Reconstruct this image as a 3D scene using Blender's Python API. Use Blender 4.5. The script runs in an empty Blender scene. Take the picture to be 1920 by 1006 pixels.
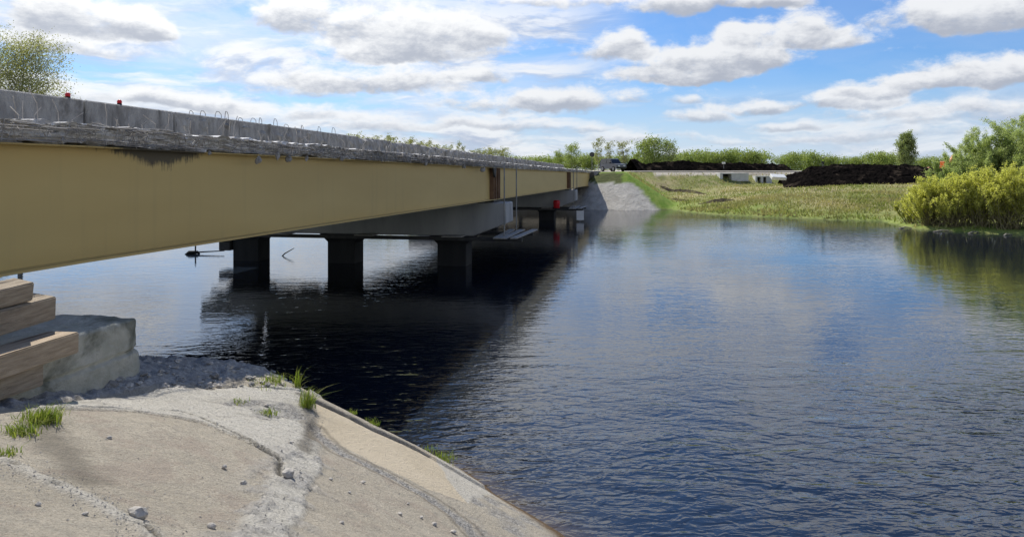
import bpy, bmesh, math, random
import numpy as np
from mathutils import Vector, Matrix

R = math.radians
scene = bpy.context.scene
COL = scene.collection
rng = np.random.default_rng(7)
random.seed(7)

# ---------------------------------------------------------------- camera
EYE = 4.94                       # metres above the water
F = 26.0 / 36.0 * 1920.0
HORIZON = 318.0
cam_data = bpy.data.cameras.new("camera")
cam_data.sensor_width = 36.0
cam_data.lens = 26.0
cam_data.shift_y = -(503.0 - HORIZON) / 1920.0
cam_data.clip_start = 0.1
cam_data.clip_end = 12000.0
cam = bpy.data.objects.new("camera", cam_data)
COL.objects.link(cam)
cam.location = (0, 0, EYE)
cam.rotation_euler = (R(90), 0, 0)
scene.camera = cam

# ---------------------------------------------------------------- exposure
scene.view_settings.view_transform = 'Standard'
scene.view_settings.look = 'None'
scene.view_settings.gamma = 1.0
scene.view_settings.use_curve_mapping = False
scene.view_settings.exposure = 0.42
scene.cycles.use_denoising = True
scene.cycles.max_bounces = 6
scene.cycles.sample_clamp_indirect = 6.0

SUN_AZ, SUN_EL = -30.0, 50.0     # degrees from straight ahead, above horizon
SUN_STRENGTH = 4.4
SKY_STRENGTH = 0.10
CLOUD_LIT, CLOUD_DARK, VEIL, SKY_TINT = (6.5, 6.65, 6.9), (3.3, 3.6, 4.25), (5.1, 5.7, 6.8), (0.42, 0.64, 0.92)
STREAK_DARK = (3.5, 4.0, 5.1)

# ---------------------------------------------------------------- sun
sun_data = bpy.data.lights.new("sun", 'SUN')
sun_data.energy = SUN_STRENGTH
sun_data.angle = R(0.53)
sun_data.color = (1.0, 0.95, 0.86)
sun = bpy.data.objects.new("sun", sun_data)
COL.objects.link(sun)
sv = Vector((math.sin(R(SUN_AZ)) * math.cos(R(SUN_EL)), math.cos(R(SUN_AZ)) * math.cos(R(SUN_EL)), math.sin(R(SUN_EL))))
sun.rotation_euler = sv.to_track_quat('Z', 'Y').to_euler()
sun.location = sv * 60

# ---------------------------------------------------------------- node helpers
class NT:
    def __init__(self, tree):
        self.t = tree
    def n(self, kind, **kw):
        nd = self.t.nodes.new(kind)
        for k, v in kw.items():
            if k == 'ins':
                for a, b in v.items():
                    self.set(nd, a, b)
            else:
                setattr(nd, k, v)
        return nd
    def set(self, nd, a, b):
        s = nd.inputs[a]
        if isinstance(b, bpy.types.NodeSocket):
            self.t.links.new(b, s)
        else:
            s.default_value = b
    def math(self, op, a, b=None, c=None, clamp=False):
        nd = self.t.nodes.new('ShaderNodeMath'); nd.operation = op; nd.use_clamp = clamp
        for i, v in enumerate((a, b, c)):
            if v is not None: self.set(nd, i, v)
        return nd.outputs[0]
    def vmath(self, op, a, b=None, out=0):
        nd = self.t.nodes.new('ShaderNodeVectorMath'); nd.operation = op
        self.set(nd, 0, a)
        if b is not None: self.set(nd, 3 if op == 'SCALE' else 1, b)
        return nd.outputs[out]
    def mix(self, fac, a, b, blend='MIX'):
        nd = self.t.nodes.new('ShaderNodeMix'); nd.data_type = 'RGBA'; nd.blend_type = blend
        self.set(nd, 0, fac); self.set(nd, 6, c4(a)); self.set(nd, 7, c4(b))
        return nd.outputs[2]
    def smooth(self, x, lo, hi, a=0.0, b=1.0):
        nd = self.t.nodes.new('ShaderNodeMapRange'); nd.interpolation_type = 'SMOOTHSTEP'
        self.set(nd, 0, x); self.set(nd, 1, lo); self.set(nd, 2, hi); self.set(nd, 3, a); self.set(nd, 4, b)
        return nd.outputs[0]
    def noise(self, vec, scale, detail=4, rough=0.55, dist=0.0):
        nd = self.t.nodes.new('ShaderNodeTexNoise')
        if vec is not None: self.set(nd, 'Vector', vec)
        self.set(nd, 'Scale', scale); self.set(nd, 'Detail', detail); self.set(nd, 'Roughness', rough); self.set(nd, 'Distortion', dist)
        return nd.outputs[0]
    def mapping(self, vec, scale=(1, 1, 1), rot=(0, 0, 0), loc=(0, 0, 0)):
        nd = self.t.nodes.new('ShaderNodeMapping')
        self.set(nd, 0, vec); self.set(nd, 1, loc); self.set(nd, 2, rot); self.set(nd, 3, scale)
        return nd.outputs[0]

def c4(c):
    if isinstance(c, bpy.types.NodeSocket): return c
    return tuple(c) + (1.0,) if len(c) == 3 else tuple(c)

# ---------------------------------------------------------------- world: Nishita sky with procedural clouds
world = bpy.data.worlds.new("World")
scene.world = world
world.use_nodes = True
wt = world.node_tree
wt.nodes.clear()
# the clouds of this day: where each stands in the sky (bearing, height), its width and height, thickness
CLOUDS = [
    (60, 25, 190, 70, .75), (200, 50, 130, 42, .9), (285, 48, 66, 44, .95), (150, 88, 170, 26, .6), (60, 130, 120, 40, .4),
    (710, 55, 230, 72, 1.0), (545, 42, 90, 52, .9), (815, 92, 210, 62, 1.0), (640, 105, 220, 30, .7), (880, 60, 110, 60, .6),
    (560, 168, 150, 30, .7), (680, 150, 240, 42, .7), (800, 165, 150, 30, .65), (905, 148, 100, 18, .8), (940, 195, 170, 34, .75), (1090, 190, 150, 34, .9),
    (250, 182, 220, 30, .85), (380, 195, 120, 20, .7), (560, 212, 210, 24, .65), (720, 232, 260, 22, .65), (1000, 235, 220, 20, .7), (840, 262, 300, 14, .6),
    (1150, 95, 88, 46, 1.15), (1290, 130, 200, 46, .95), (1395, 108, 150, 58, 1.0), (1478, 66, 120, 48, 1.15), (1560, 84, 95, 26, .9), (1250, 150, 190, 20, .8),
    (1350, -2, 220, 44, 1.15), (1455, 8, 90, 20, .8), (1775, 35, 130, 50, 1.1), (1880, 30, 160, 62, 1.1), (1845, 142, 170, 42, 1.15), (1720, 168, 170, 22, .85),
    (1590, 190, 120, 20, .85), (1415, 200, 90, 18, .9), (1310, 220, 90, 26, .85), (1275, 188, 44, 14, .6), (1480, 233, 120, 14, .95), (1720, 205, 220, 24, .6),
    (1640, 252, 300, 18, .55), (1840, 218, 180, 24, .65), (1340, 262, 220, 14, .6), (1045, 2, 130, 20, .95), (1180, 255, 170, 16, .6),
    (300, -90, 420, 70, .9), (800, -120, 420, 70, .8), (1500, -110, 330, 60, .8), (1150, -190, 300, 60, .8), (1900, -150, 260, 70, .8), (500, -240, 350, 70, .7),
]
W = NT(wt)
out = W.n('ShaderNodeOutputWorld')
bg = W.n('ShaderNodeBackground', ins={'Strength': SKY_STRENGTH})
sky = W.n('ShaderNodeTexSky', sky_type='NISHITA', sun_disc=False, sun_elevation=R(SUN_EL), sun_rotation=R(SUN_AZ),
          air_density=1.0, dust_density=0.4, ozone_density=3.0, altitude=100.0)
tc = W.n('ShaderNodeTexCoord')
nrm = W.vmath('NORMALIZE', tc.outputs['Generated'])
sep = W.n('ShaderNodeSeparateXYZ', ins={0: nrm})
az = W.math('ARCTAN2', sep.outputs[0], sep.outputs[1])
el = W.math('ARCSINE', sep.outputs[2])
ae = W.n('ShaderNodeCombineXYZ', ins={0: az, 1: el, 2: 0.0}).outputs[0]
def puff(dx, dy):
    v = W.mapping(ae, (1.0, 1.9, 1.0), (0, 0, 0), (dx, dy * 1.9, 0.7))
    return W.noise(v, 18.0, 10, 0.66, 0.15)
n0 = puff(0, 0); n1 = puff(-0.004, 0.012)
wob = W.n('ShaderNodeTexNoise', ins={'Vector': ae, 'Scale': 8.0, 'Detail': 4.0, 'Roughness': 0.6}).outputs[1]
aew = W.vmath('ADD', ae, W.vmath('MULTIPLY', W.vmath('SUBTRACT', wob, (0.5, 0.5, 0.5)), (0.13, 0.045, 0.0)))
acc = None; acy = None
for (cx, cy, w, h, s) in CLOUDS:
    a0 = math.atan((cx - 960) / F); e0 = math.atan((HORIZON - cy) / F * math.cos(a0))
    w *= 0.98; h *= 1.06
    sx, sy = F / w, F / h
    q = W.n('ShaderNodeVectorMath', operation='MULTIPLY_ADD', ins={0: aew, 1: (sx, sy, 0), 2: (-a0 * sx, -e0 * sy, 0)}).outputs[0]
    q2 = W.n('ShaderNodeVectorMath', operation='MULTIPLY_ADD', ins={0: W.vmath('MINIMUM', q, (0, 0, 0)), 1: (0, 0.75, 0), 2: q}).outputs[0]
    ln = W.vmath('DOT_PRODUCT', q2, q2, out=1)
    v = W.math('MAXIMUM', W.math('MULTIPLY_ADD', ln, -s, s), 0.0)
    ys = W.vmath('DOT_PRODUCT', q, (0, 1, 0), out=1)
    acc = v if acc is None else W.math('ADD', acc, v)
    t = W.math('MULTIPLY', v, ys)
    acy = t if acy is None else W.math('ADD', acy, t)
hgt = W.math('DIVIDE', acy, W.math('ADD', acc, 0.05))          # where in its cloud: -base .. +top
body = W.math('MINIMUM', acc, 1.1)
# scattered cumulus over the rest of the sky
sinel = W.math('MAXIMUM', W.math('SINE', el), 0.0)
r = W.math('DIVIDE', 1.0, W.math('ADD', sinel, 0.13))
p = W.n('ShaderNodeCombineXYZ', ins={0: W.math('MULTIPLY', W.math('SINE', az), r), 1: W.math('MULTIPLY', W.math('COSINE', az), r), 2: 1.7}).outputs[0]
rest = W.noise(p, 1.5, 3, 0.5)
front = W.math('MULTIPLY', W.smooth(W.math('ABSOLUTE', az), 0.60, 0.8), 1.0)
rest_on = W.math('MAXIMUM', front, W.smooth(el, R(11.6), R(14.6)))
thin = W.smooth(el, R(20), R(31), 0.0, 0.40)                     # unseen cumulus bank above the frame, added to brighten the water; clears higher up
restd = W.math('MULTIPLY', W.smooth(W.math('SUBTRACT', rest, thin), 0.31, 0.50, 0.0, 1.0), rest_on)
body = W.math('MAXIMUM', body, restd)
d = W.math('ADD', body, W.math('MULTIPLY', W.math('SUBTRACT', n0, 0.5), 2.3))
d = W.math('ADD', d, W.math('MULTIPLY', W.math('SUBTRACT', W.noise(W.mapping(ae, (1.0, 2.0, 1.0)), 7.5, 2, 0.5), 0.5), 0.9))
alpha = W.smooth(d, 0.14, 0.92)
emb = W.math('SUBTRACT', n1, n0)                                # light comes from above: more cloud overhead, darker
lit = W.math('ADD', W.math('MULTIPLY', hgt, 1.25), W.math('MULTIPLY', emb, -1.7))
lit = W.math('ADD', lit, W.math('MULTIPLY', W.math('SUBTRACT', 0.75, d), 0.32))
lit = W.math('ADD', lit, W.math('MULTIPLY', rest_on, 0.55))
shade = W.smooth(lit, -0.46, 0.40)
cloud_col = W.mix(shade, CLOUD_DARK, CLOUD_LIT)
# thin streaky high cloud, thicker towards the left
st = W.noise(p, 1.1, 7, 0.62, 0.6)
veil = W.math('MULTIPLY', W.smooth(az, R(-8), R(13), 1.0, 0.16), W.smooth(st, 0.36, 0.64, 0.25, 1.0))
veil = W.math('MULTIPLY', veil, W.smooth(el, R(7), R(28), 0.95, 0.10))
veil = W.math('MAXIMUM', veil, W.smooth(el, R(-1), R(8.5), 0.95, 0.0))
skyc = W.mix(1.0, sky.outputs[0], SKY_TINT, 'MULTIPLY')
skyc = W.mix(W.math('MULTIPLY', veil, 0.85), skyc, VEIL)
def streak(dy):
    v = W.mapping(aew2, (5.5, 23.0, 1.0), (0, 0, R(3)), (0, dy * 23.0, 3.3))
    return W.noise(v, 1.0, 8, 0.60, 0.5)
aew2 = W.vmath('ADD', ae, W.vmath('MULTIPLY', W.vmath('SUBTRACT', wob, (0.5, 0.5, 0.5)), (0.05, 0.02, 0.0)))
s0 = streak(0.0); s1 = streak(0.012)
smask = W.math('MAXIMUM', W.smooth(az, R(2), R(11), 1.0, 0.0), W.smooth(el, R(3), R(6.5), 0.75, 0.0))
smask = W.math('MULTIPLY', smask, W.smooth(el, R(10), R(15), 1.0, 0.25))
sal = W.math('MULTIPLY', W.smooth(s0, 0.40, 0.60), smask)
slit = W.smooth(W.math('SUBTRACT', s0, s1), -0.10, 0.09)
skyc = W.mix(W.math('MULTIPLY', sal, 0.9), skyc, W.mix(slit, STREAK_DARK, CLOUD_LIT))
low = W.smooth(el, 0.0, R(6), 0.55, 1.0)
fin = W.mix(W.math('MULTIPLY', alpha, low), skyc, cloud_col)
# cloud and thin veil glow more the nearer they stand to the sun
tosun = W.vmath('DOT_PRODUCT', nrm, tuple(sv), out=1)
fin = W.mix(1.0, fin, W.n('ShaderNodeCombineColor', ins={0: W.smooth(tosun, 0.55, 1.0, 1.0, 1.45), 1: W.smooth(tosun, 0.55, 1.0, 1.0, 1.42), 2: W.smooth(tosun, 0.55, 1.0, 1.0, 1.35)}).outputs[0], 'MULTIPLY')
W.set(bg, 'Color', fin)
wt.links.new(bg.outputs[0], out.inputs[0])

# ---------------------------------------------------------------- mesh helpers
U = Vector((math.sin(R(10.62)), math.cos(R(10.62)), 0))     # along the bridge
Nn = Vector((-math.cos(R(10.62)), math.sin(R(10.62)), 0))   # across it, away from the camera side
def B(d, l, z=0.0):
    v = U * d + Nn * l
    return Vector((v.x, v.y, z))
def toB(x, y):
    return U.x * x + U.y * y, Nn.x * x + Nn.y * y
def unproj(px, py, Y):
    return np.array([(px - 960) / F * Y, Y, EYE - (py - HORIZON) / F * Y])

def tag(o, label=None, cat=None, group=None, kind=None):
    if label: o['label'] = label
    if cat: o['category'] = cat
    if group: o['group'] = group
    if kind: o['kind'] = kind
    return o
def empty(name, loc=(0, 0, 0), label=None, cat=None, group=None):
    o = bpy.data.objects.new(name, None); COL.objects.link(o); o.location = loc
    o.empty_display_size = 0.2
    return tag(o, label, cat, group)
def link(name, me, m=None, parent=None, loc=None):
    o = bpy.data.objects.new(name, me); COL.objects.link(o)
    if m is not None:
        for k in (m if isinstance(m, (list, tuple)) else [m]): me.materials.append(k)
    if parent is not None: o.parent = parent
    if loc is not None: o.location = loc
    return o
def np_mesh(name, V, Fc, smooth=False):
    V = np.asarray(V, dtype=np.float32); Fc = np.asarray(Fc, dtype=np.int32)
    me = bpy.data.meshes.new(name)
    k = Fc.shape[1]
    me.vertices.add(len(V)); me.vertices.foreach_set('co', V.ravel())
    me.loops.add(Fc.size); me.loops.foreach_set('vertex_index', Fc.ravel())
    me.polygons.add(len(Fc)); me.polygons.foreach_set('loop_start', np.arange(0, Fc.size, k, dtype=np.int32))
    me.polygons.foreach_set('loop_total', np.full(len(Fc), k, dtype=np.int32))
    me.polygons.foreach_set('use_smooth', np.full(len(Fc), smooth, dtype=bool))
    me.update(calc_edges=True); me.validate()
    return me
def grid_faces(nr, nc):
    i = np.arange(nr - 1)[:, None] * nc + np.arange(nc - 1)[None, :]
    return np.stack([i, i + 1, i + nc + 1, i + nc], -1).reshape(-1, 4)
def attr(me, name, val):
    a = me.attributes.new(name, 'FLOAT', 'POINT'); a.data.foreach_set('value', np.asarray(val, dtype=np.float32).ravel())

class MB:
    """collects shapes for one mesh"""
    def __init__(s): s.V = []; s.F = []; s.n = 0
    def add(s, v, f):
        s.V.extend([tuple(x) for x in v]); s.F.extend([tuple(i + s.n for i in q) for q in f]); s.n += len(v); return s
    def box(s, lo, hi, fr=None):
        (x0, y0, z0), (x1, y1, z1) = lo, hi
        v = [(x0, y0, z0), (x1, y0, z0), (x1, y1, z0), (x0, y1, z0), (x0, y0, z1), (x1, y0, z1), (x1, y1, z1), (x0, y1, z1)]
        if fr: v = [fr(*q) for q in v]
        return s.add(v, [(0, 3, 2, 1), (4, 5, 6, 7), (0, 1, 5, 4), (1, 2, 6, 5), (2, 3, 7, 6), (3, 0, 4, 7)])
    def prism(s, poly, y0, y1, fr=None):
        """polygon in x,z pushed along y"""
        n = len(poly)
        v = [(x, y0, z) for x, z in poly] + [(x, y1, z) for x, z in poly]
        if fr: v = [fr(*q) for q in v]
        f = [tuple(range(n)), tuple(range(2 * n - 1, n - 1, -1))] + [(i, i + n, (i + 1) % n + n, (i + 1) % n) for i in range(n)]
        return s.add(v, f)
    def tube(s, pts, radii, seg=6, caps=True):
        pts = [Vector(p) for p in pts]
        if not hasattr(radii, '__len__'): radii = [radii] * len(pts)
        v = []; f = []
        ref = None
        for i, p in enumerate(pts):
            t = (pts[min(i + 1, len(pts) - 1)] - pts[max(i - 1, 0)])
            t = t.normalized() if t.length > 1e-9 else Vector((0, 0, 1))
            if ref is None: ref = Vector((1, 0, 0)) if abs(t.x) < 0.8 else Vector((0, 1, 0))
            a = (ref - t * ref.dot(t)).normalized(); b = t.cross(a); ref = a
            for k in range(seg):
                an = 2 * math.pi * k / seg
                v.append(p + (a * math.cos(an) + b * math.sin(an)) * radii[i])
        for i in range(len(pts) - 1):
            for k in range(seg):
                k2 = (k + 1) % seg
                f.append((i * seg + k, i * seg + k2, (i + 1) * seg + k2, (i + 1) * seg + k))
        if caps:
            f.append(tuple(range(seg - 1, -1, -1))); f.append(tuple((len(pts) - 1) * seg + k for k in range(seg)))
        return s.add(v, f)
    def mesh(s, name, smooth=False):
        me = bpy.data.meshes.new(name); me.from_pydata(s.V, [], s.F); me.update()
        if smooth: me.polygons.foreach_set('use_smooth', [True] * len(me.polygons))
        return me
    def build(s, name, m, parent=None, bevel=0, smooth=False, seg=1):
        me = s.mesh(name, smooth)
        if bevel:
            bm = bmesh.new(); bm.from_mesh(me)
            bmesh.ops.bevel(bm, geom=list(bm.edges), offset=bevel, segments=seg, affect='EDGES', clamp_overlap=True)
            bmesh.ops.recalc_face_normals(bm, faces=bm.faces)
            bm.to_mesh(me); bm.free()
        return link(name, me, m, parent)

# numpy value noise
def _h(i, j, k, seed):
    n = (i * 374761393 + j * 668265263 + k * 1274126177 + seed * 974634777) & 0xffffffff
    n = ((n ^ (n >> 13)) * 1274126177) & 0xffffffff
    return ((n ^ (n >> 16)) & 0xffff) / 65535.0
def vnoise(P, seed=0):
    P = np.asarray(P, dtype=np.float64)
    i = np.floor(P).astype(np.int64); f = P - i; f = f * f * (3 - 2 * f)
    r = 0
    for dx in (0, 1):
        for dy in (0, 1):
            for dz in (0, 1):
                w = (f[..., 0] if dx else 1 - f[..., 0]) * (f[..., 1] if dy else 1 - f[..., 1]) * (f[..., 2] if dz else 1 - f[..., 2])
                r = r + w * _h(i[..., 0] + dx, i[..., 1] + dy, i[..., 2] + dz, seed)
    return r
def fbm(x, y, z=0.0, sc=1.0, oct=4, seed=0, gain=0.5):
    x, y, z = np.broadcast_arrays(np.asarray(x, float), np.asarray(y, float), np.asarray(z, float))
    P = np.stack([x, y, z], -1) * sc
    a = 1.0; s = 0; t = 0
    for o in range(oct):
        s = s + a * (vnoise(P, seed + o) - 0.5); t += a; a *= gain; P = P * 2.03 + 11.7
    return s / t * 2
def sstep(x, a, b):
    t = np.clip((x - a) / (b - a), 0, 1); return t * t * (3 - 2 * t)
def seg_dist(x, y, pts):
    """distance to a polyline in plan"""
    best = np.full(np.shape(x), 1e9)
    for (x0, y0), (x1, y1) in zip(pts[:-1], pts[1:]):
        dx, dy = x1 - x0, y1 - y0
        t = np.clip(((x - x0) * dx + (y - y0) * dy) / (dx * dx + dy * dy + 1e-12), 0, 1)
        best = np.minimum(best, np.hypot(x - x0 - t * dx, y - y0 - t * dy))
    return best
def inside(x, y, poly):
    r = np.zeros(np.shape(x), bool); n = len(poly)
    for k in range(n):
        x0, y0 = poly[k]; x1, y1 = poly[(k + 1) % n]
        c = ((y0 > y) != (y1 > y)) & (x < (x1 - x0) * (y - y0) / (y1 - y0 + 1e-12) + x0)
        r ^= c
    return r

# ---------------------------------------------------------------- materials
def new_mat(name):
    m = bpy.data.materials.new(name); m.use_nodes = True
    m.node_tree.nodes.clear()
    N = NT(m.node_tree)
    o = N.n('ShaderNodeOutputMaterial')
    return m, N, o
def mat(name, c1, c2=None, scale=3.0, rough=0.85, bump=0.0, bscale=None, metal=0.0, detail=6, dist=0.02, c3=None, s3=0.7, spec=0.3, stretch=(1, 1, 1)):
    """two- or three-tone noisy surface in object space"""
    m, N, o = new_mat(name)
    b = N.n('ShaderNodeBsdfPrincipled', ins={'Roughness': rough, 'Metallic': metal, 'Specular IOR Level': spec})
    vec = N.mapping(N.n('ShaderNodeTexCoord').outputs['Object'], stretch)
    col = c4(c1)
    if c2 is not None:
        col = N.mix(N.smooth(N.noise(vec, scale, detail, 0.62), 0.32, 0.68), c1, c2)
    if c3 is not None:
        col = N.mix(N.smooth(N.noise(vec, scale * s3 * 0.31 + 0.13, 5, 0.65, 0.4), 0.52, 0.70), col, c3)
    N.set(b, 'Base Color', col)
    if bump:
        bn = N.n('ShaderNodeBump', ins={'Strength': bump, 'Distance': dist, 'Height': N.noise(vec, bscale or scale * 4, 6, 0.65)})
        N.set(b, 'Normal', bn.outputs[0])
    m.node_tree.links.new(b.outputs[0], o.inputs[0])
    return m
def leaf_mat(name, ca, cb, cc, trans=0.45, cs=0.5):
    m, N, o = new_mat(name)
    gm = N.n('ShaderNodeNewGeometry')
    vec = N.n('ShaderNodeTexCoord').outputs['Object']
    col = N.mix(N.smooth(N.noise(vec, cs, 3), 0.35, 0.65), ca, cb)
    col = N.mix(N.smooth(gm.outputs['Random Per Island'], 0.55, 1.0, 0, 0.8), col, cc)
    d = N.n('ShaderNodeBsdfPrincipled', ins={'Base Color': col, 'Roughness': 0.65, 'Specular IOR Level': 0.2})
    t = N.n('ShaderNodeBsdfTranslucent', ins={'Color': N.mix(1.0, col, (1.15, 1.2, 0.7), 'MULTIPLY')})
    mx = N.n('ShaderNodeMixShader', ins={0: trans, 1: d.outputs[0], 2: t.outputs[0]})
    m.node_tree.links.new(mx.outputs[0], o.inputs[0])
    return m

M = {}
M['conc'] = mat('weathered_concrete', (0.20, 0.195, 0.185), (0.30, 0.29, 0.27), 1.2, 0.9, 0.5, 18, c3=(0.13, 0.13, 0.125))
M['conc_grey'] = mat('raw_grey_concrete', (0.26, 0.252, 0.24), (0.40, 0.39, 0.37), 4.5, 0.95, 1.0, 16, c3=(0.15, 0.142, 0.13), dist=0.05, stretch=(1, 1, 0.45))
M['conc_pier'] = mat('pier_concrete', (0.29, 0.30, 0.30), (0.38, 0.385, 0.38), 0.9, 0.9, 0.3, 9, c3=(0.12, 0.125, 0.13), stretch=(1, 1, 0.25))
M['conc_shade'] = mat('shaded_pier_concrete', (0.016, 0.018, 0.021), (0.03, 0.032, 0.035), 0.9, 0.8, 0.3, 9, c3=(0.02, 0.022, 0.024), stretch=(1, 1, 0.25))  # darker copy of the pier concrete, the columns' shade put into its colour
M['conc_block'] = mat('mossy_concrete', (0.36, 0.355, 0.29), (0.50, 0.485, 0.41), 3.5, 0.95, 1.0, 22, c3=(0.13, 0.135, 0.10), dist=0.03)
M['conc_pale'] = mat('pale_precast_concrete', (0.48, 0.48, 0.46), (0.60, 0.60, 0.58), 1.5, 0.85, 0.2, 9)
M['rebar'] = mat('rebar_steel', (0.24, 0.22, 0.20), (0.38, 0.36, 0.33), 4, 0.7, metal=0.3)
M['rust'] = mat('rusty_steel', (0.13, 0.075, 0.045), (0.20, 0.12, 0.07), 3, 0.8, 0.3, 20)
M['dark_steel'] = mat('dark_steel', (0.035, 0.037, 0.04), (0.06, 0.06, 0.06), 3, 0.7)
M['grey_steel'] = mat('grey_steel', (0.20, 0.21, 0.21), (0.30, 0.30, 0.29), 3, 0.6, metal=0.3)
M['wood_old'] = mat('weathered_timber', (0.25, 0.20, 0.145), (0.40, 0.335, 0.25), 3, 0.9, 1.0, 9, c3=(0.09, 0.075, 0.058), stretch=(1, 9, 9))
M['wood_new'] = mat('sawn_timber', (0.33, 0.255, 0.17), (0.48, 0.38, 0.27), 3, 0.85, 1.0, 9, c3=(0.15, 0.105, 0.07), stretch=(1, 9, 9))
M['wood_plank'] = mat('grey_scaffold_plank', (0.27, 0.26, 0.24), (0.38, 0.37, 0.34), 3, 0.85, 0.4, 8, stretch=(1, 6, 6))
M['soil'] = mat('black_soil', (0.0045, 0.0042, 0.004), (0.012, 0.010, 0.009), 1.6, 1.0, 1.0, 3, dist=0.2, c3=(0.055, 0.043, 0.032), spec=0.0)
M['stone'] = mat('grey_rubble_stone', (0.36, 0.335, 0.295), (0.52, 0.485, 0.43), 6, 0.92, 0.8, 25)
M['red'] = mat('red_plastic', (0.55, 0.02, 0.03), (0.45, 0.015, 0.02), 3, 0.4)
M['white'] = mat('white_paint', (0.72, 0.73, 0.72), (0.62, 0.63, 0.63), 2, 0.6)
M['black'] = mat('black_rubber', (0.02, 0.02, 0.02), (0.03, 0.03, 0.03), 6, 0.8)
M['car'] = mat('grey_car_paint', (0.07, 0.075, 0.09), (0.10, 0.105, 0.12), 1, 0.35, spec=0.5)
M['glass'] = mat('dark_glass', (0.02, 0.024, 0.03), None, rough=0.08, spec=0.6)
M['orange'] = mat('orange_paint', (0.60, 0.17, 0.03), (0.5, 0.14, 0.03), 3, 0.5)
M['vest'] = mat('yellow_green_vest', (0.55, 0.70, 0.08), (0.5, 0.62, 0.08), 8, 0.8)
M['skin'] = mat('skin', (0.45, 0.28, 0.2), None, rough=0.6)
M['trousers'] = mat('dark_trousers', (0.03, 0.035, 0.05), (0.05, 0.05, 0.06), 6, 0.9)
M['bark'] = mat('grey_bark', (0.16, 0.14, 0.11), (0.30, 0.28, 0.24), 4, 0.9, stretch=(1, 1, 0.4))
M['twig'] = mat('willow_stem', (0.16, 0.14, 0.07), (0.24, 0.21, 0.12), 3, 0.9)
M['gravel'] = mat('gravel_road', (0.36, 0.33, 0.28), (0.45, 0.42, 0.36), 2, 0.95, 0.4, 8)
M['leaf_birch'] = leaf_mat('pale_birch_leaf', (0.24, 0.26, 0.11), (0.30, 0.31, 0.15), (0.33, 0.32, 0.19), 0.4)
M['leaf_green'] = leaf_mat('fresh_green_leaf', (0.20, 0.27, 0.07), (0.28, 0.33, 0.10), (0.33, 0.37, 0.15), 0.4, 0.35)
M['leaf_mid'] = leaf_mat('mid_green_leaf', (0.20, 0.25, 0.10), (0.26, 0.31, 0.13), (0.31, 0.34, 0.17), 0.4, 0.35)
M['leaf_willow'] = leaf_mat('yellow_willow_leaf', (0.49, 0.49, 0.12), (0.59, 0.585, 0.17), (0.66, 0.64, 0.26), 0.58, 0.8)
M['leaf_willow_green'] = leaf_mat('green_willow_leaf', (0.32, 0.39, 0.15), (0.40, 0.46, 0.20), (0.46, 0.51, 0.26), 0.5, 0.6)
M['leaf_olive'] = leaf_mat('olive_spring_leaf', (0.25, 0.26, 0.13), (0.33, 0.33, 0.17), (0.38, 0.37, 0.23), 0.5)
M['soil_brown'] = mat('brown_clods', (0.05, 0.042, 0.03), (0.10, 0.085, 0.06), 2.5, 1.0, 1.0, 5, dist=0.15, c3=(0.16, 0.15, 0.07), spec=0.0)
M['grass'] = leaf_mat('grass_blade', (0.15, 0.22, 0.03), (0.22, 0.27, 0.05), (0.30, 0.30, 0.10), 0.45, 2.0)
M['meadow_blade'] = leaf_mat('meadow_blade', (0.20, 0.24, 0.06), (0.34, 0.30, 0.15), (0.42, 0.37, 0.22), 0.35, 0.12)

def girder_mat():
    m, N, o = new_mat('ochre_girder_paint')
    b = N.n('ShaderNodeBsdfPrincipled', ins={'Roughness': 0.55, 'Specular IOR Level': 0.35})
    vec = N.n('ShaderNodeTexCoord').outputs['Object']      # x along the bridge, z up
    s = N.n('ShaderNodeSeparateXYZ', ins={0: vec})
    col = N.mix(N.smooth(N.noise(N.mapping(vec, (0.12, 1, 0.6)), 1.0, 4), 0.3, 0.7), (0.50, 0.362, 0.132), (0.555, 0.415, 0.16))
    col = N.mix(N.smooth(N.noise(N.mapping(vec, (1.6, 1, 0.09)), 1.6, 6, 0.6), 0.52, 0.85, 0, 0.28), col, (0.24, 0.19, 0.10))
    col = N.mix(N.smooth(N.noise(vec, 2.3, 5, 0.7), 0.70, 0.80, 0, 0.18), col, (0.20, 0.15, 0.10))
    # a black bitumen splash under the deck edge, fringed with runs
    dx = N.math('SUBTRACT', s.outputs[0], 11.0)
    hang = N.math('SUBTRACT', s.outputs[2], -0.02)
    w = N.math('MULTIPLY', N.math('MULTIPLY', dx, dx), 0.36)
    streak = N.math('ADD', N.math('MULTIPLY', N.noise(N.mapping(vec, (22, 1, 2.0)), 1.0, 3, 0.7), 0.7), N.math('MULTIPLY', N.noise(N.mapping(vec, (3.0, 1, 5.0)), 1.0, 3, 0.6), 0.6))
    lim = N.math('ADD', N.math('SUBTRACT', N.math('MULTIPLY', N.math('EXPONENT', N.math('MULTIPLY', w, -2.2)), 0.36), 0.07), N.math('MULTIPLY', N.math('SUBTRACT', streak, 0.65), 0.55))
    stain = N.smooth(N.math('ADD', hang, lim), -0.06, 0.10, 0, 0.88)
    col = N.mix(stain, col, (0.022, 0.022, 0.023))
    N.set(b, 'Base Color', col)
    bn = N.n('ShaderNodeBump', ins={'Strength': 0.12, 'Distance': 0.03, 'Height': N.noise(N.mapping(vec, (0.5, 1, 1)), 1.6, 3)})
    N.set(b, 'Normal', bn.outputs[0])
    m.node_tree.links.new(b.outputs[0], o.inputs[0])
    return m
M['girder'] = girder_mat()

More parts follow.
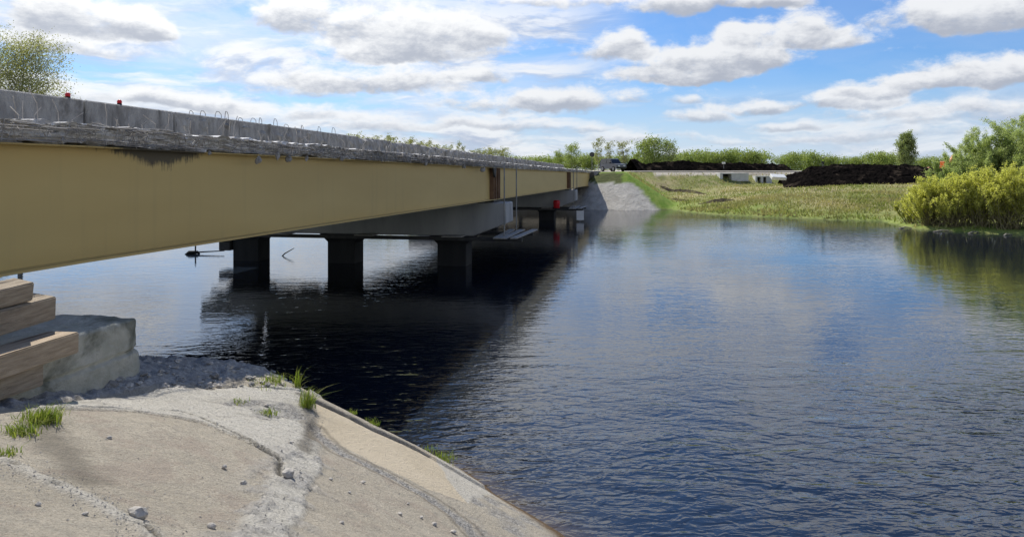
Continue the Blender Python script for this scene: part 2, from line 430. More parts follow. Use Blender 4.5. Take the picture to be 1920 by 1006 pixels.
def slope_mat():
    m, N, o = new_mat('old_concrete_slabs')
    b = N.n('ShaderNodeBsdfPrincipled', ins={'Roughness': 0.93, 'Specular IOR Level': 0.2})
    vec = N.n('ShaderNodeTexCoord').outputs['Object']
    A = lambda n: N.n('ShaderNodeAttribute', attribute_name=n).outputs['Fac']
    n1 = N.noise(vec, 0.9, 6, 0.6); n2 = N.noise(vec, 6.0, 8, 0.7); n3 = N.noise(vec, 45.0, 4, 0.7)
    slab = N.mix(N.smooth(n1, 0.35, 0.65), (0.46, 0.40, 0.305), (0.55, 0.485, 0.38))
    slab = N.mix(N.smooth(n2, 0.40, 0.75, 0, 0.75), slab, (0.27, 0.25, 0.205))
    slab = N.mix(N.smooth(N.noise(vec, 1.5, 5, 0.7, 0.6), 0.50, 0.64, 0, 0.6), slab, (0.36, 0.28, 0.22))
    slab = N.mix(N.smooth(n3, 0.40, 0.62, 0, 0.55), slab, (0.21, 0.19, 0.155))
    vo = N.n('ShaderNodeTexVoronoi', ins={'Vector': vec, 'Scale': 38.0}).outputs['Distance']
    pit = N.math('MULTIPLY', N.smooth(vo, 0.10, 0.22, 1.0, 0.0), N.smooth(N.noise(vec, 3.0, 4, 0.6), 0.50, 0.60))
    slab = N.mix(N.math('MULTIPLY', pit, 0.8), slab, (0.10, 0.09, 0.075))
    slab = N.mix(N.smooth(N.noise(N.mapping(vec, (1, 1, 1), (0, 0, 0.6)), 3.4, 8, 0.72, 0.8), 0.56, 0.70, 0, 0.55), slab, (0.20, 0.185, 0.16))
    slab = N.mix(N.smooth(N.noise(vec, 110.0, 2, 0.6), 0.42, 0.60, 0, 0.38), slab, (0.56, 0.52, 0.44))
    slab = N.mix(N.smooth(N.noise(vec, 75.0, 2, 0.6), 0.60, 0.68, 0, 0.6), slab, (0.15, 0.135, 0.11))
    slab = N.mix(N.smooth(N.noise(vec, 23.0, 3, 0.6), 0.66, 0.74, 0, 0.7), slab, (0.66, 0.62, 0.54))
    mort = N.mix(N.smooth(n2, 0.3, 0.7), (0.56, 0.53, 0.46), (0.66, 0.63, 0.56))
    mort = N.mix(N.smooth(n3, 0.42, 0.62, 0, 0.55), mort, (0.27, 0.255, 0.22))
    mort = N.mix(N.smooth(N.noise(vec, 2.8, 7, 0.7, 0.5), 0.52, 0.66, 0, 0.5), mort, (0.30, 0.28, 0.24))
    grav = N.mix(N.smooth(N.noise(vec, 32.0, 5, 0.75), 0.40, 0.62), (0.20, 0.19, 0.175), (0.46, 0.44, 0.40))
    rub = N.mix(N.smooth(N.noise(vec, 14.0, 7, 0.75), 0.38, 0.64), (0.32, 0.305, 0.28), (0.54, 0.515, 0.475))
    sand = N.mix(N.smooth(n1, 0.35, 0.65), (0.54, 0.46, 0.335), (0.60, 0.515, 0.385))
    sand = N.mix(N.smooth(n3, 0.45, 0.7, 0, 0.3), sand, (0.34, 0.30, 0.23))
    col = N.mix(A('sand'), slab, sand)
    col = N.mix(A('mortar'), col, mort)
    col = N.mix(A('gravel'), col, grav)
    col = N.mix(A('rubble'), col, rub)
    col = N.mix(A('dirt_shadow'), col, (0.12, 0.105, 0.08))  # joint dirt, plus the painted shadow of the tuft
    wet = A('wet')
    col = N.mix(wet, col, (0.13, 0.085, 0.045))
    col = N.mix(A('crack'), col, (0.07, 0.065, 0.055))
    N.set(b, 'Base Color', col)
    h = N.math('ADD', N.math('MULTIPLY', N.noise(vec, 18, 8, 0.75), 1.0), N.math('MULTIPLY', n3, 0.35))
    h = N.math('ADD', h, N.math('MULTIPLY', N.noise(vec, 90, 3, 0.7), 0.15))
    h = N.math('SUBTRACT', h, N.math('MULTIPLY', pit, 0.25))
    bn = N.n('ShaderNodeBump', ins={'Strength': 1.0, 'Distance': 0.05, 'Height': h})
    N.set(b, 'Normal', bn.outputs[0])
    m.node_tree.links.new(b.outputs[0], o.inputs[0])
    return m
M['slope'] = slope_mat()

def meadow_mat():
    m, N, o = new_mat('spring_meadow')
    b = N.n('ShaderNodeBsdfPrincipled', ins={'Roughness': 0.95, 'Specular IOR Level': 0.1})
    vec = N.n('ShaderNodeTexCoord').outputs['Object']
    A = lambda n: N.n('ShaderNodeAttribute', attribute_name=n).outputs['Fac']
    n1 = N.noise(vec, 0.10, 6, 0.65); n2 = N.noise(N.mapping(vec, (1, 0.5, 1)), 0.9, 6, 0.7)
    col = N.mix(N.smooth(n1, 0.38, 0.62), (0.17, 0.20, 0.055), (0.31, 0.27, 0.14))
    col = N.mix(N.smooth(n2, 0.45, 0.72, 0, 0.8), col, (0.36, 0.30, 0.18))
    lush = N.mix(N.smooth(n2, 0.35, 0.7), (0.13, 0.22, 0.03), (0.22, 0.28, 0.06))
    col = N.mix(A('lush'), col, lush)
    pav = N.mix(N.smooth(N.noise(vec, 1.1, 6, 0.7), 0.35, 0.65), (0.36, 0.34, 0.30), (0.49, 0.465, 0.415))
    col = N.mix(A('paved'), col, pav)
    col = N.mix(A('sandy'), col, (0.46, 0.42, 0.35))
    col = N.mix(A('mud'), col, (0.07, 0.058, 0.04))
    N.set(b, 'Base Color', col)
    bn = N.n('ShaderNodeBump', ins={'Strength': 0.7, 'Distance': 0.25, 'Height': N.noise(vec, 2.5, 5, 0.7)})
    N.set(b, 'Normal', bn.outputs[0])
    m.node_tree.links.new(b.outputs[0], o.inputs[0])
    return m
M['meadow'] = meadow_mat()

def water_mat():
    m, N, o = new_mat('dark_river_water')
    b = N.n('ShaderNodeBsdfPrincipled', ins={'Roughness': 0.035, 'IOR': 1.55, 'Specular IOR Level': 0.5})
    pos = N.n('ShaderNodeNewGeometry').outputs['Position']
    sh = N.n('ShaderNodeAttribute', attribute_name='shallow').outputs['Fac']
    N.set(b, 'Base Color', N.mix(sh, (0.008, 0.0125, 0.021), (0.065, 0.045, 0.024)))
    # gusts leave some stretches rougher than others
    gust = N.smooth(N.noise(N.mapping(pos, (0.05, 0.11, 1), (0, 0, R(20))), 1.0, 4, 0.6), 0.34, 0.66, 0.45, 1.0)
    calm = N.smooth(N.n('ShaderNodeSeparateXYZ', ins={0: pos}).outputs[1], 9.0, 25.0, 2.2, 0.26)
    across = N.vmath('DOT_PRODUCT', pos, tuple(Nn), out=1)
    calm = N.math('MULTIPLY', calm, N.smooth(across, 2.5, 8.0, 1.0, 0.8))      # sheltered, smoother water in the stream and between the piers
    w1 = N.noise(N.mapping(pos, (0.75, 1.5, 1), (0, 0, R(-28))), 1.0, 2, 0.5, 0.6)
    w2 = N.noise(N.mapping(pos, (2.2, 4.6, 1), (0, 0, R(-36))), 1.0, 2, 0.5, 0.8)
    w3 = N.noise(N.mapping(pos, (5.5, 9.5, 1), (0, 0, R(12))), 1.0, 2, 0.5, 0.5)
    h = N.math('ADD', N.math('MULTIPLY', w1, 0.11), N.math('ADD', N.math('MULTIPLY', w2, 0.060), N.math('MULTIPLY', w3, 0.016)))
    bn = N.n('ShaderNodeBump', ins={'Strength': 1.0, 'Distance': 1.0, 'Height': N.math('MULTIPLY', h, N.math('MULTIPLY', N.math('MULTIPLY', gust, calm), WAVE))})
    N.set(b, 'Normal', bn.outputs[0])
    m.node_tree.links.new(b.outputs[0], o.inputs[0])
    return m
WAVE = 0.42
M['water'] = water_mat()

# ---------------------------------------------------------------- near bank: concrete paved slope
CTRL = [unproj(*c) for c in [
    (0, 1006, 3.8), (250, 1006, 4.4), (500, 1006, 5.2), (700, 1006, 6.3), (850, 1006, 7.6), (960, 1006, 8.7), (1060, 1006, 9.96),
    (0, 870, 5.2), (250, 870, 6.0), (500, 870, 7.2), (700, 870, 8.9), (0, 770, 6.8), (240, 738, 8.8), (400, 724, 10.0),
    (560, 724, 11.2), (590, 748, 11.7), (700, 805, 12.0), (830, 860, 12.0), (930, 927, 11.3), (300, 800, 7.3), (262, 710, 9.2), (110, 745, 7.9), (280, 676, 10.8), (480, 696, 12.1)]]
CTRL += [np.array(c, float) for c in [
    (-5.5, 14.6, -0.7), (-3.2, 14.0, -0.8), (-1.2, 13.7, -0.9), (0.7, 12.4, -0.9), (1.9, 10.2, -0.8), (3.2, 6.5, -0.7), (4.0, 2, -0.5),
    (0, 0, 3.3), (1.8, 2, 1.9), (-2.5, 0, 3.7), (-6, 2, 3.6), (-6.5, 8.5, 2.55), (-9, 9.5, 2.6), (-9, 4, 3.0), (-9, 15.3, -0.7), (-8, 12, 1.9)]]
CTRL = np.array(CTRL)
def tps_fit(P, z, lam=0.02):
    n = len(P)
    r = np.hypot(P[:, None, 0] - P[None, :, 0], P[:, None, 1] - P[None, :, 1])
    K = np.where(r > 0, r * r * np.log(r + 1e-12), 0) + lam * np.eye(n)
    Q = np.column_stack([np.ones(n), P])
    A = np.block([[K, Q], [Q.T, np.zeros((3, 3))]])
    return np.linalg.solve(A, np.concatenate([z, np.zeros(3)]))
_w = tps_fit(CTRL[:, :2], CTRL[:, 2])
def near_h(x, y):
    x = np.asarray(x, float); y = np.asarray(y, float)
    s = _w[-3] + _w[-2] * x + _w[-1] * y
    for k in range(len(CTRL)):
        r2 = (x - CTRL[k, 0]) ** 2 + (y - CTRL[k, 1]) ** 2
        s = s + _w[k] * 0.5 * r2 * np.log(r2 + 1e-12)
    return s
def on_slope(px, py):
    """where a sight line from the camera meets the slope (bisection on the real surface)"""
    Ys = np.linspace(2.5, 15, 1200)
    x = (px - 960) / F * Ys; z = EYE - (py - HORIZON) / F * Ys
    hit = np.nonzero(near_h(x, Ys) >= z)[0]
    k = hit[0] if len(hit) else 900
    return x[k], Ys[k]
def path(*pp):
    return [on_slope(*p) for p in pp]

x1 = np.arange(-7.5, 2.61, 0.025); y1 = np.arange(1.6, 14.3, 0.025)
X, Y = np.meshgrid(x1, y1)
Z = near_h(X, Y)
wob = fbm(X, Y, 0, 1.3, 4, 3) * 0.10
Xw, Yw = X + wob, Y + fbm(X, Y, 5, 1.3, 4, 9) * 0.10
fine_n = fbm(X, Y, 0, 9, 4, 21)
# joints and mortar bands between the slabs
J_grav = path((590, 800), (640, 848), (720, 888), (800, 930), (868, 975), (890, 1006))
J_mort = path((560, 860), (585, 830), (560, 880), (520, 930), (500, 985), (480, 1030))
J_crack = path((100, 765), (230, 770), (345, 775), (430, 810), (500, 850), (525, 872), (530, 900))
J_low = path((0, 860), (60, 890), (150, 930), (230, 965), (290, 995), (330, 1030))
J_top = path((0, 800), (60, 776), (150, 752), (300, 735), (450, 728), (570, 738))
J_vert = path((572, 745), (580, 780), (590, 810), (575, 850))
J_edge = path((590, 750), (650, 779), (700, 805), (780, 842), (850, 882), (930, 928))
J_sand = path((820, 862), (850, 905), (872, 940))
d_grav = seg_dist(Xw, Yw, J_grav); d_mort = seg_dist(Xw, Yw, J_mort); d_crack = seg_dist(Xw, Yw, J_crack)
d_low = seg_dist(Xw, Yw, J_low); d_top = seg_dist(Xw, Yw, J_top); d_vert = seg_dist(Xw, Yw, J_vert); d_edge = seg_dist(X, Y, J_edge)
poly_m = path((580, 830), (600, 850), (590, 900), (555, 960), (540, 1030), (470, 1030), (500, 960), (530, 890), (500, 850), (380, 795), (240, 772), (120, 768), (60, 776), (150, 752), (300, 733), (450, 726), (570, 735), (590, 780))
m_mort = inside(Xw, Yw, poly_m).astype(float)
m_mort = np.maximum(m_mort, 1 - sstep(d_mort, 0.06, 0.20))
m_mort = np.maximum(m_mort, (1 - sstep(d_low + fine_n * 0.04, 0.02, 0.10)) * 0.8)
m_sand = inside(Xw, Yw, path((590, 755), (700, 810), (820, 864), (850, 905), (872, 940), (800, 915), (700, 868), (600, 808))).astype(float)
m_tip = inside(Xw, Yw, path((815, 860), (850, 878), (932, 926), (900, 935), (872, 940), (848, 905))).astype(float)
m_grav = 1 - sstep(d_grav + fine_n * 0.05, 0.05, 0.13)
corner = inside(Xw, Yw, path((868, 960), (900, 925), (960, 950), (1060, 1006), (1000, 1040), (890, 1040))).astype(float)
m_grav = np.maximum(m_grav, corner * sstep(fbm(X, Y, 2, 4, 4, 4), -0.3, 0.3) * 0.9)
patch = inside(Xw, Yw, path((420, 760), (470, 752), (560, 762), (575, 790), (500, 790), (440, 780))).astype(float)
m_grav = np.maximum(m_grav, patch * sstep(fbm(X, Y, 2, 5, 4, 14), -0.3, 0.2))
debris = (1 - sstep(d_mort, 0.12, 0.46)) * sstep(fbm(X, Y, 7, 5, 4, 33), 0.0, 0.25) * (Y < 8.0)
d_sh, l_sh = U.x * X + U.y * Y, Nn.x * X + Nn.y * Y
ridge = path((-60, 800), (0, 772), (120, 752), (240, 735), (400, 722), (560, 718), (590, 742))
rub_poly = ridge + [(-2.0, 14.5), (-8, 15), (-9, 3)]
m_rub = inside(Xw, Yw, rub_poly).astype(float)
m_dirt_shadow = (1 - sstep(d_vert + fine_n * 0.05, 0.03, 0.14)) * 0.7
m_dirt_shadow = np.maximum(m_dirt_shadow, (1 - sstep(np.abs(d_grav - 0.15) + fine_n * 0.02, 0.01, 0.05)) * 0.5)
tuft0 = on_slope(70, 800); tuft_shadow = path((70, 800), (110, 840), (160, 900))
m_dirt_shadow = np.maximum(m_dirt_shadow, (1 - sstep(seg_dist(Xw, Yw, tuft_shadow) + fine_n * 0.1, 0.02, 0.28)) * 0.55)  # cast shadow of the grass tuft painted as a dark streak
crk = (1 - sstep(d_crack + fine_n * 0.018, 0.010, 0.034)) * sstep(fbm(X, Y, 3, 3.1, 3, 51), -0.35, 0.0)
crk = np.maximum(crk, (1 - sstep(d_low + fine_n * 0.016, 0.010, 0.034)) * sstep(fbm(X, Y, 3, 2.3, 3, 53), -0.2, 0.1))
crk = np.maximum(crk, (1 - sstep(d_top + fine_n * 0.02, 0.006, 0.028)) * sstep(fbm(X, Y, 3, 2.3, 3, 57), 0.0, 0.2) * 0.8)
crk = np.maximum(crk, (1 - sstep(np.abs(d_edge - 0.16), 0.012, 0.03)) * (X < -1.2) * 0.8)
m_wet = 1 - sstep(Z + fine_n * 0.05, 0.05, 0.24)
Z = Z + fbm(X, Y, 0, 0.8, 3, 2) * 0.02 + fbm(X, Y, 0, 16, 3, 5) * 0.004
Z = Z + m_mort * (0.030 + 0.014 * fbm(X, Y, 1, 4, 3, 8, .5) + 0.010 * fbm(X, Y, 1, 17, 4, 88, .7)) - crk * 0.06
Z = Z + m_grav * (fbm(X, Y, 1, 14, 4, 18) * 0.03 - 0.012) + debris * (0.010 + 0.07 * np.abs(fbm(X, Y, 1, 15, 4, 28, .7)))
Z = Z + m_rub * (np.abs(fbm(X, Y, 1, 3.2, 5, 38, 0.65)) * 0.11 + fbm(X, Y, 1, 11, 4, 39, 0.6) * 0.05)
kerb = (1 - sstep(d_edge, 0.10, 0.14)) * (X < -0.4) * (X > -3.3)
Z = Z + kerb * 0.05
me = np_mesh('concrete_slope', np.stack([X, Y, Z], -1).reshape(-1, 3), grid_faces(*X.shape), True)
for nm, v in (('mortar', np.maximum(m_mort, m_tip * 0.8) * 0.9), ('sand', m_sand), ('gravel', m_grav), ('rubble', np.clip(m_rub + debris * 0.6, 0, 1)), ('dirt_shadow', m_dirt_shadow), ('crack', crk), ('wet', m_wet)):
    attr(me, nm, v)
o = link('concrete_slope', me, M['slope']); tag(o, 'old concrete slab paving sloping down to the river', None, None, 'structure')
def near_z(x, y):
    i = int(round((y - y1[0]) / 0.025)); j = int(round((x - x1[0]) / 0.025))
    if 0 <= i < len(y1) and 0 <= j < len(x1): return float(Z[i, j])
    return float(near_h(x, y))

# the rest of the near bank, mostly below and beyond the bridge
def bank_h(x, y):
    shore = [(-400, 90), (-120, 62), (-45, 50), (-27, 44), (-22, 30), (-14, 18.5), (-9, 14.9), (-5.5, 14.2), (-1, 13.2), (1.2, 10.8), (3, 5), (4, 0), (7, -20), (20, -60), (60, -200)]
    poly = shore + [(60, -400), (-400, -400)]
    d = seg_dist(x, y, shore); s = np.where(inside(x, y, poly), d, -d)
    return np.clip(s * 0.42, -1.5, 2.3 + 0.01 * np.clip(s, 0, 60)) + fbm(x, y, 0, 0.5, 3, 2) * 0.08
xb = np.concatenate([np.geomspace(400, 40, 26)[:-1] * -1, np.arange(-40, 9, 0.6), np.linspace(9.5, 60, 14)])
yb = np.concatenate([np.geomspace(400, 12, 22)[:-1] * -1, np.arange(-12, 60, 0.6), np.linspace(61, 100, 12)])
XB, YB = np.meshgrid(xb, yb)
ZB = bank_h(XB, YB)
blend = sstep(XB, -11, -8) * (1 - sstep(XB, 3.0, 5.5)) * sstep(YB, -3, 0) * (1 - sstep(YB, 15, 17))
zn = np.clip(near_h(np.clip(XB, -12, 4), np.clip(YB, -3, 16)), -1.5, 4.5)
ZB = ZB * (1 - blend) + zn * blend
core = (XB > -7.9) & (XB < 3.0) & (YB > 1.2) & (YB < 14.7)
ZB = np.where(core, ZB - 0.6, ZB)
me = np_mesh('near_bank', np.stack([XB, YB, ZB], -1).reshape(-1, 3), grid_faces(*XB.shape), True)
attr(me, 'lush', sstep(ZB, 0.6, 1.6) * 0.6); attr(me, 'paved', np.where((XB > -16) & (YB < 18), 1.0, 0.0) * 0.8); attr(me, 'mud', (1 - sstep(ZB, 0.0, 0.4)) * 0.8)
tag(link('near_bank', me, M['meadow']), 'river bank below the near end of the bridge', None, None, 'structure')

# ---------------------------------------------------------------- far bank, meadow and embankment
FSHORE = [(-3000, 600), (-400, 190), (-120, 125), (-42, 110), (-4, 104), (12, 101), (19, 96), (20.5, 86), (23, 80), (27, 76.5), (31, 73), (35.5, 71), (34.5, 66), (33.5, 62), (36, 58), (39, 55.5), (50, 52), (66, 49), (110, 42), (320, 20), (3000, -300)]
FPOLY = FSHORE + [(6000, -300), (6000, 9000), (-3000, 9000)]
ROAD_C = [(14, 118), (30, 124), (52, 134), (84, 150), (140, 172), (400, 260)]
def rect_dist(d, l, d0, l0, l1):
    return np.hypot(np.maximum(d0 - d, 0), np.maximum(np.maximum(l0 - l, l - l1), 0))
def far_h(x, y, detail=True):
    sd = seg_dist(x, y, FSHORE); s = np.where(inside(x, y, FPOLY), sd, -sd)
    h = np.where(s > 0, 0.12 + 3.25 * (1 - np.exp(-s / 19.0)), np.maximum(s * 0.35, -1.6))
    h = np.where(x > 30, np.where((y < 74) & (s > 0), np.minimum(h, 0.12 + 0.09 * s), h), h)
    d, l = toB(x, y)
    emb = 4.62 - np.minimum(rect_dist(d, l, 101.6, 6.9, 22.0), rect_dist(d, l, 98.4, 3.3, 6.6)) / 1.55
    rd = seg_dist(x, y, ROAD_C)
    emb2 = 4.60 - np.maximum(rd - 4.0, 0) / 2.6
    if detail:
        h = h + fbm(x, y, 0, 0.16, 5, 61) * 0.22 * sstep(s, 0, 6) + fbm(x, y, 0, 1.1, 3, 66) * 0.08 * sstep(s, 0, 3)
    return np.maximum(h, np.maximum(emb, emb2)), s, emb, emb2, d, l, rd
xf = np.concatenate([-np.geomspace(2900, 14, 34)[:-1], np.arange(-14, 76, 0.5), np.geomspace(76.5, 5000, 40)])
yf = np.concatenate([np.linspace(-250, 42, 30)[:-1], np.arange(42, 150, 0.5), np.geomspace(151, 8000, 46)])
XF, YF = np.meshgrid(xf, yf)
ZF, S, EM, EM2, DF, LF, RD = far_h(XF, YF)
fan = np.degrees(np.arctan2(5.0 - LF, 99.5 - DF)) + fbm(XF, YF, 0, 0.9, 3, 71) * 6      # the paved cone ends on a line down the slope
pav = ((EM >= ZF - 0.1) & (EM > -1.2) & (EM < 3.35 + fbm(XF, YF, 0, 0.8, 3, 43) * 0.3) & (DF < 101.4)).astype(float) * (1 - sstep(fan, 40, 46))
ZF = ZF + pav * (fbm(XF, YF, 0, 1.5, 4, 77) * 0.09)
me = np_mesh('meadow', np.stack([XF, YF, ZF], -1).reshape(-1, 3), grid_faces(*XF.shape), True)
on_emb = ((EM >= ZF - 0.3) & (EM > 0.1)).astype(float)
attr(me, 'sandy', sstep(RD, 3.6, 4.1) * (1 - sstep(RD + fbm(XF, YF, 0, 0.5, 3, 41) * 0.5, 5.2, 5.9)) * (XF > 22))
attr(me, 'lush', np.clip(on_emb * 0.8 + (1 - sstep(S, 1, 9)) * 0.65, 0, 1)); attr(me, 'paved', pav)
attr(me, 'mud', np.clip(np.where((EM >= ZF - 0.1) & (DF < 101.2) & (EM < 4.6) & (EM > 3.1) & (LF > 3.6), 0.75, 0) + (1 - sstep(ZF, -0.02, 0.10)) * 0.6 + sstep(fbm(XF, YF, 0, 0.35, 4, 91), 0.28, 0.42) * 0.35 * (S > 8), 0, 1) * (1 - pav))
tag(link('meadow', me, M['meadow']), 'flat spring meadow and grassy road embankment beyond the river', None, None, 'structure')
def far_z(x, y):
    return float(far_h(np.array([x]), np.array([y]), True)[0][0])

# gravel track along the top of the low embankment, and the main road past the bridge
pts = []
for (a, b) in zip(ROAD_C[:-1], ROAD_C[1:]):
    for t in np.linspace(0, 1, 9)[:-1]: pts.append((a[0] + (b[0] - a[0]) * t, a[1] + (b[1] - a[1]) * t))
V = []
for k, p in enumerate(pts):
    q = pts[min(k + 1, len(pts) - 1)]; p0 = pts[max(k - 1, 0)]
    t = Vector((q[0] - p0[0], q[1] - p0[1], 0)).normalized(); nn = Vector((-t.y, t.x, 0))
    for w in (-4.1, 0, 4.1):
        V.append((p[0] + nn.x * w, p[1] + nn.y * w, 4.66 + (0.08 if w == 0 else 0)))
tag(link('gravel_road', np_mesh('gravel_road', V, grid_faces(len(pts), 3), True), M['gravel']), 'pale gravel road running right along the low embankment', None, None, 'structure')
V = []
for d in (100.0, 130, 180, 300, 900):
    for l in (5.2, 13, 21): V.append(B(d, l, 4.70 if l == 13 else 4.64))
tag(link('road', np_mesh('road', V, grid_faces(5, 3)), M['gravel']), 'road running on from the far end of the bridge', None, None, 'structure')
# ---------------------------------------------------------------- water and river bed
xw = np.concatenate([-np.geomspace(1500, 14, 24)[:-1], np.arange(-14, 4.1, 0.2), np.geomspace(4.4, 1500, 30)])
yw = np.concatenate([-np.geomspace(600, 2, 14)[:-1], np.arange(-2, 17, 0.2), np.geomspace(17.4, 900, 40)])
XW, YW = np.meshgrid(xw, yw)
me = np_mesh('water', np.stack([XW, YW, np.zeros_like(XW)], -1).reshape(-1, 3), grid_faces(*XW.shape), True)
depth = -near_h(np.clip(XW, -9, 4), np.clip(YW, -2, 15))
shal = np.exp(-np.clip(depth, 0, 9) / 0.16) * (depth > -0.3) * (XW > -4) * (XW < 4) * (YW > 0) * (YW < 15)
attr(me, 'shallow', shal)
tag(link('water', me, M['water']), 'dark rippled river water', None, None, 'structure')
V = [(-2500, -900, -1.8), (2500, -900, -1.8), (2500, 900, -1.8), (-2500, 900, -1.8)]
tag(link('riverbed', np_mesh('riverbed', V, [(0, 1, 2, 3)]), M['soil']), 'dark bed of the river', None, None, 'structure')
#@@PART2
# ---------------------------------------------------------------- the bridge
def girder_top(d):
    d = np.asarray(d, float)
    return 5.30 - 0.0091 * np.clip(d - 9, 0, None) - 0.0016 * np.clip(9 - d, 0, None) - 0.02 * np.exp(-((d - 9) / 6.0) ** 2)
HG, HD = 1.64, 0.27
D1, D2, D3 = 37.4, 72.6, 98.4
GX = 8.0                         # the near girder's distance across from the viewer
bridge = empty('bridge', B(D1, 14, 0), 'unfinished road bridge with ochre steel girders and a broken concrete deck edge', 'bridge')
ROT = math.atan2(U.y, U.x)
def span_mesh(l, d0, d1, name, m, web=0.03):
    """I girder between two stations; object space: x along the bridge, z from its top flange"""
    ds = np.arange(d0, d1 + 0.01, (d1 - d0) / max(2, int((d1 - d0) / 2)))
    prof = [(-0.16, -0.0), (-0.16, -0.022), (-web / 2, -0.024), (-web / 2, -HG + 0.034), (-0.24, -HG + 0.032), (-0.24, -HG), (0.24, -HG), (0.24, -HG + 0.032), (web / 2, -HG + 0.034), (web / 2, -0.024), (0.16, -0.022), (0.16, 0)]
    V = []
    for d in ds:
        zt = float(girder_top(d))
        for (a, z) in prof: V.append((d, a, z + zt - 5.3))
    n = len(prof); Fc = []
    for i in range(len(ds) - 1):
        for k in range(n):
            Fc.append((i * n + k, (i + 1) * n + k, (i + 1) * n + (k + 1) % n, i * n + (k + 1) % n))
    Fc.append(tuple(range(n))); Fc.append(tuple((len(ds) - 1) * n + k for k in range(n - 1, -1, -1)))
    me = bpy.data.meshes.new(name); me.from_pydata(V, [], Fc); me.update()
    return me
def along(o, l=0.0, z=5.3):
    """place an object whose x runs along the bridge"""
    o.parent = bridge
    o.matrix_parent_inverse = Matrix.Identity(4)
    base = B(0, l, z)
    o.location = base - bridge.location
    o.rotation_euler = (0, 0, ROT)
    return o
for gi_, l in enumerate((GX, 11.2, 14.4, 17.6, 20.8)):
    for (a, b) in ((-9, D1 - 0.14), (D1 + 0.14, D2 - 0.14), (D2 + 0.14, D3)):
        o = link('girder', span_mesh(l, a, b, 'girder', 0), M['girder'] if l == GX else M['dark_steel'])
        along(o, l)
# cross frames between the girders
for d in np.arange(3, 98, 7.04):
    zt = float(girder_top(d))
    mb = MB()
    for la in (GX, 11.2, 14.4, 17.6):
        mb.box((d - .06, 0.03 + la - 14, zt - 5.3 - 0.45), (d + .06, 3.17 + la - 14, zt - 5.3 - 0.33))
        mb.box((d - .06, 0.03 + la - 14, zt - 5.3 - 1.45), (d + .06, 3.17 + la - 14, zt - 5.3 - 1.35))
    along(mb.build('cross_frame', M['dark_steel']), 14)
# stiffeners and rusty splice posts at the girder ends above the piers
for dd in (D1, D2):
    mb = MB()
    zt = float(girder_top(dd)) - 5.3
    for off in ((-0.9, -0.34, 0.30, 0.62) if dd == D1 else (-1.0, -0.3, 0.35)):
        w = 0.045 if abs(off) > .5 else 0.07
        mb.box((dd + off - w, -0.24, zt - HG + 0.035), (dd + off + w, -0.02, zt - 0.03))
    along(mb.build('stiffener', M['rust']), GX)
    mb = MB().box((dd - 0.85, -0.21, zt - HG - 0.10), (dd + 0.85, 0.24, zt - HG - 0.004))
    along(mb.build('bearing', M['dark_steel']), GX)
mb = MB()
zt = float(girder_top(D1 - 1)) - 5.3
mb.prism([(D1 - 1.35, zt - 0.02), (D1 - 0.55, zt - 0.02), (D1 - 0.86, zt - 0.5), (D1 - 0.94, zt - 0.5)], -0.3, -0.22, lambda x, y, z: (x, y, z))
along(mb.build('bracket', M['dark_steel']), GX)

# deck slab with a torn, lumpy edge
ds = np.concatenate([np.arange(-9, 3, 0.15), np.arange(3, 34, 0.03), np.arange(34, 99.6, 0.08)])
prof = [(9.2, 1.0), (8.6, 1.0), (8.1, 1.0), (7.9, 1.0)] + [(7.72 + 0.02 * k, 1.0 - k / 11.0) for k in range(12)] + [(8.1, -0.002), (8.5, -0.002), (9.2, -0.002)]
PL = np.array([p[0] for p in prof]); PT = np.array([p[1] for p in prof])
DD, LL = np.meshgrid(ds, PL, indexing='ij'); TT = np.broadcast_to(PT, DD.shape)
zt = girder_top(DD)
ZZ = zt + 0.012 + TT * HD
edge = 1 - sstep(LL, 7.95, 8.5)
rough_n = fbm(DD, TT * 0.9, 0, 3.0, 5, 101, 0.62); r2 = fbm(DD, TT * 2.2, 4, 5.5, 4, 107, 0.6)
layer = np.abs(fbm(DD * 0.16, TT * 1.5, 9, 6.0, 3, 113))
LL = LL + edge * (rough_n * 0.14 + r2 * 0.06 + layer * 0.10 - 0.02)
LL = LL - edge * 0.05 * sstep(TT, 0.75, 1.0) * (0.5 + fbm(DD, 0, 3, 2.0, 3, 171))
ZZ = ZZ + edge * (fbm(DD, TT * 2 + 3, 7, 4.0, 4, 117) * 0.05 + fbm(DD, 0 * TT, 7, 0.8, 3, 119) * 0.05 * np.where(TT < 0.5, 1, 0.35))
P = np.stack([DD, LL - 14, ZZ - 5.3], -1)
def edge_mat():
    m, N, o = new_mat('torn_deck_concrete')
    b = N.n('ShaderNodeBsdfPrincipled', ins={'Roughness': 0.95, 'Specular IOR Level': 0.15})
    vec = N.n('ShaderNodeTexCoord').outputs['Object']
    v2 = N.mapping(vec, (1, 1, 3.0))
    col = N.mix(N.smooth(N.noise(v2, 5, 7, 0.7), 0.35, 0.65), (0.48, 0.465, 0.45), (0.80, 0.79, 0.77))
    col = N.mix(N.smooth(N.noise(N.mapping(vec, (0.5, 1, 4)), 7, 5, 0.7), 0.57, 0.68, 0, 0.6), col, (0.06, 0.058, 0.056))
    N.set(b, 'Base Color', col)
    bn = N.n('ShaderNodeBump', ins={'Strength': 0.65, 'Distance': 0.05, 'Height': N.noise(v2, 14, 6, 0.7)})
    N.set(b, 'Normal', bn.outputs[0])
    m.node_tree.links.new(b.outputs[0], o.inputs[0])
    return m
M['deck_edge'] = edge_mat()
o = link('deck_slab', np_mesh('deck_slab', P.reshape(-1, 3), grid_faces(*DD.shape), False), M['deck_edge']); along(o, 14)
mb = MB()
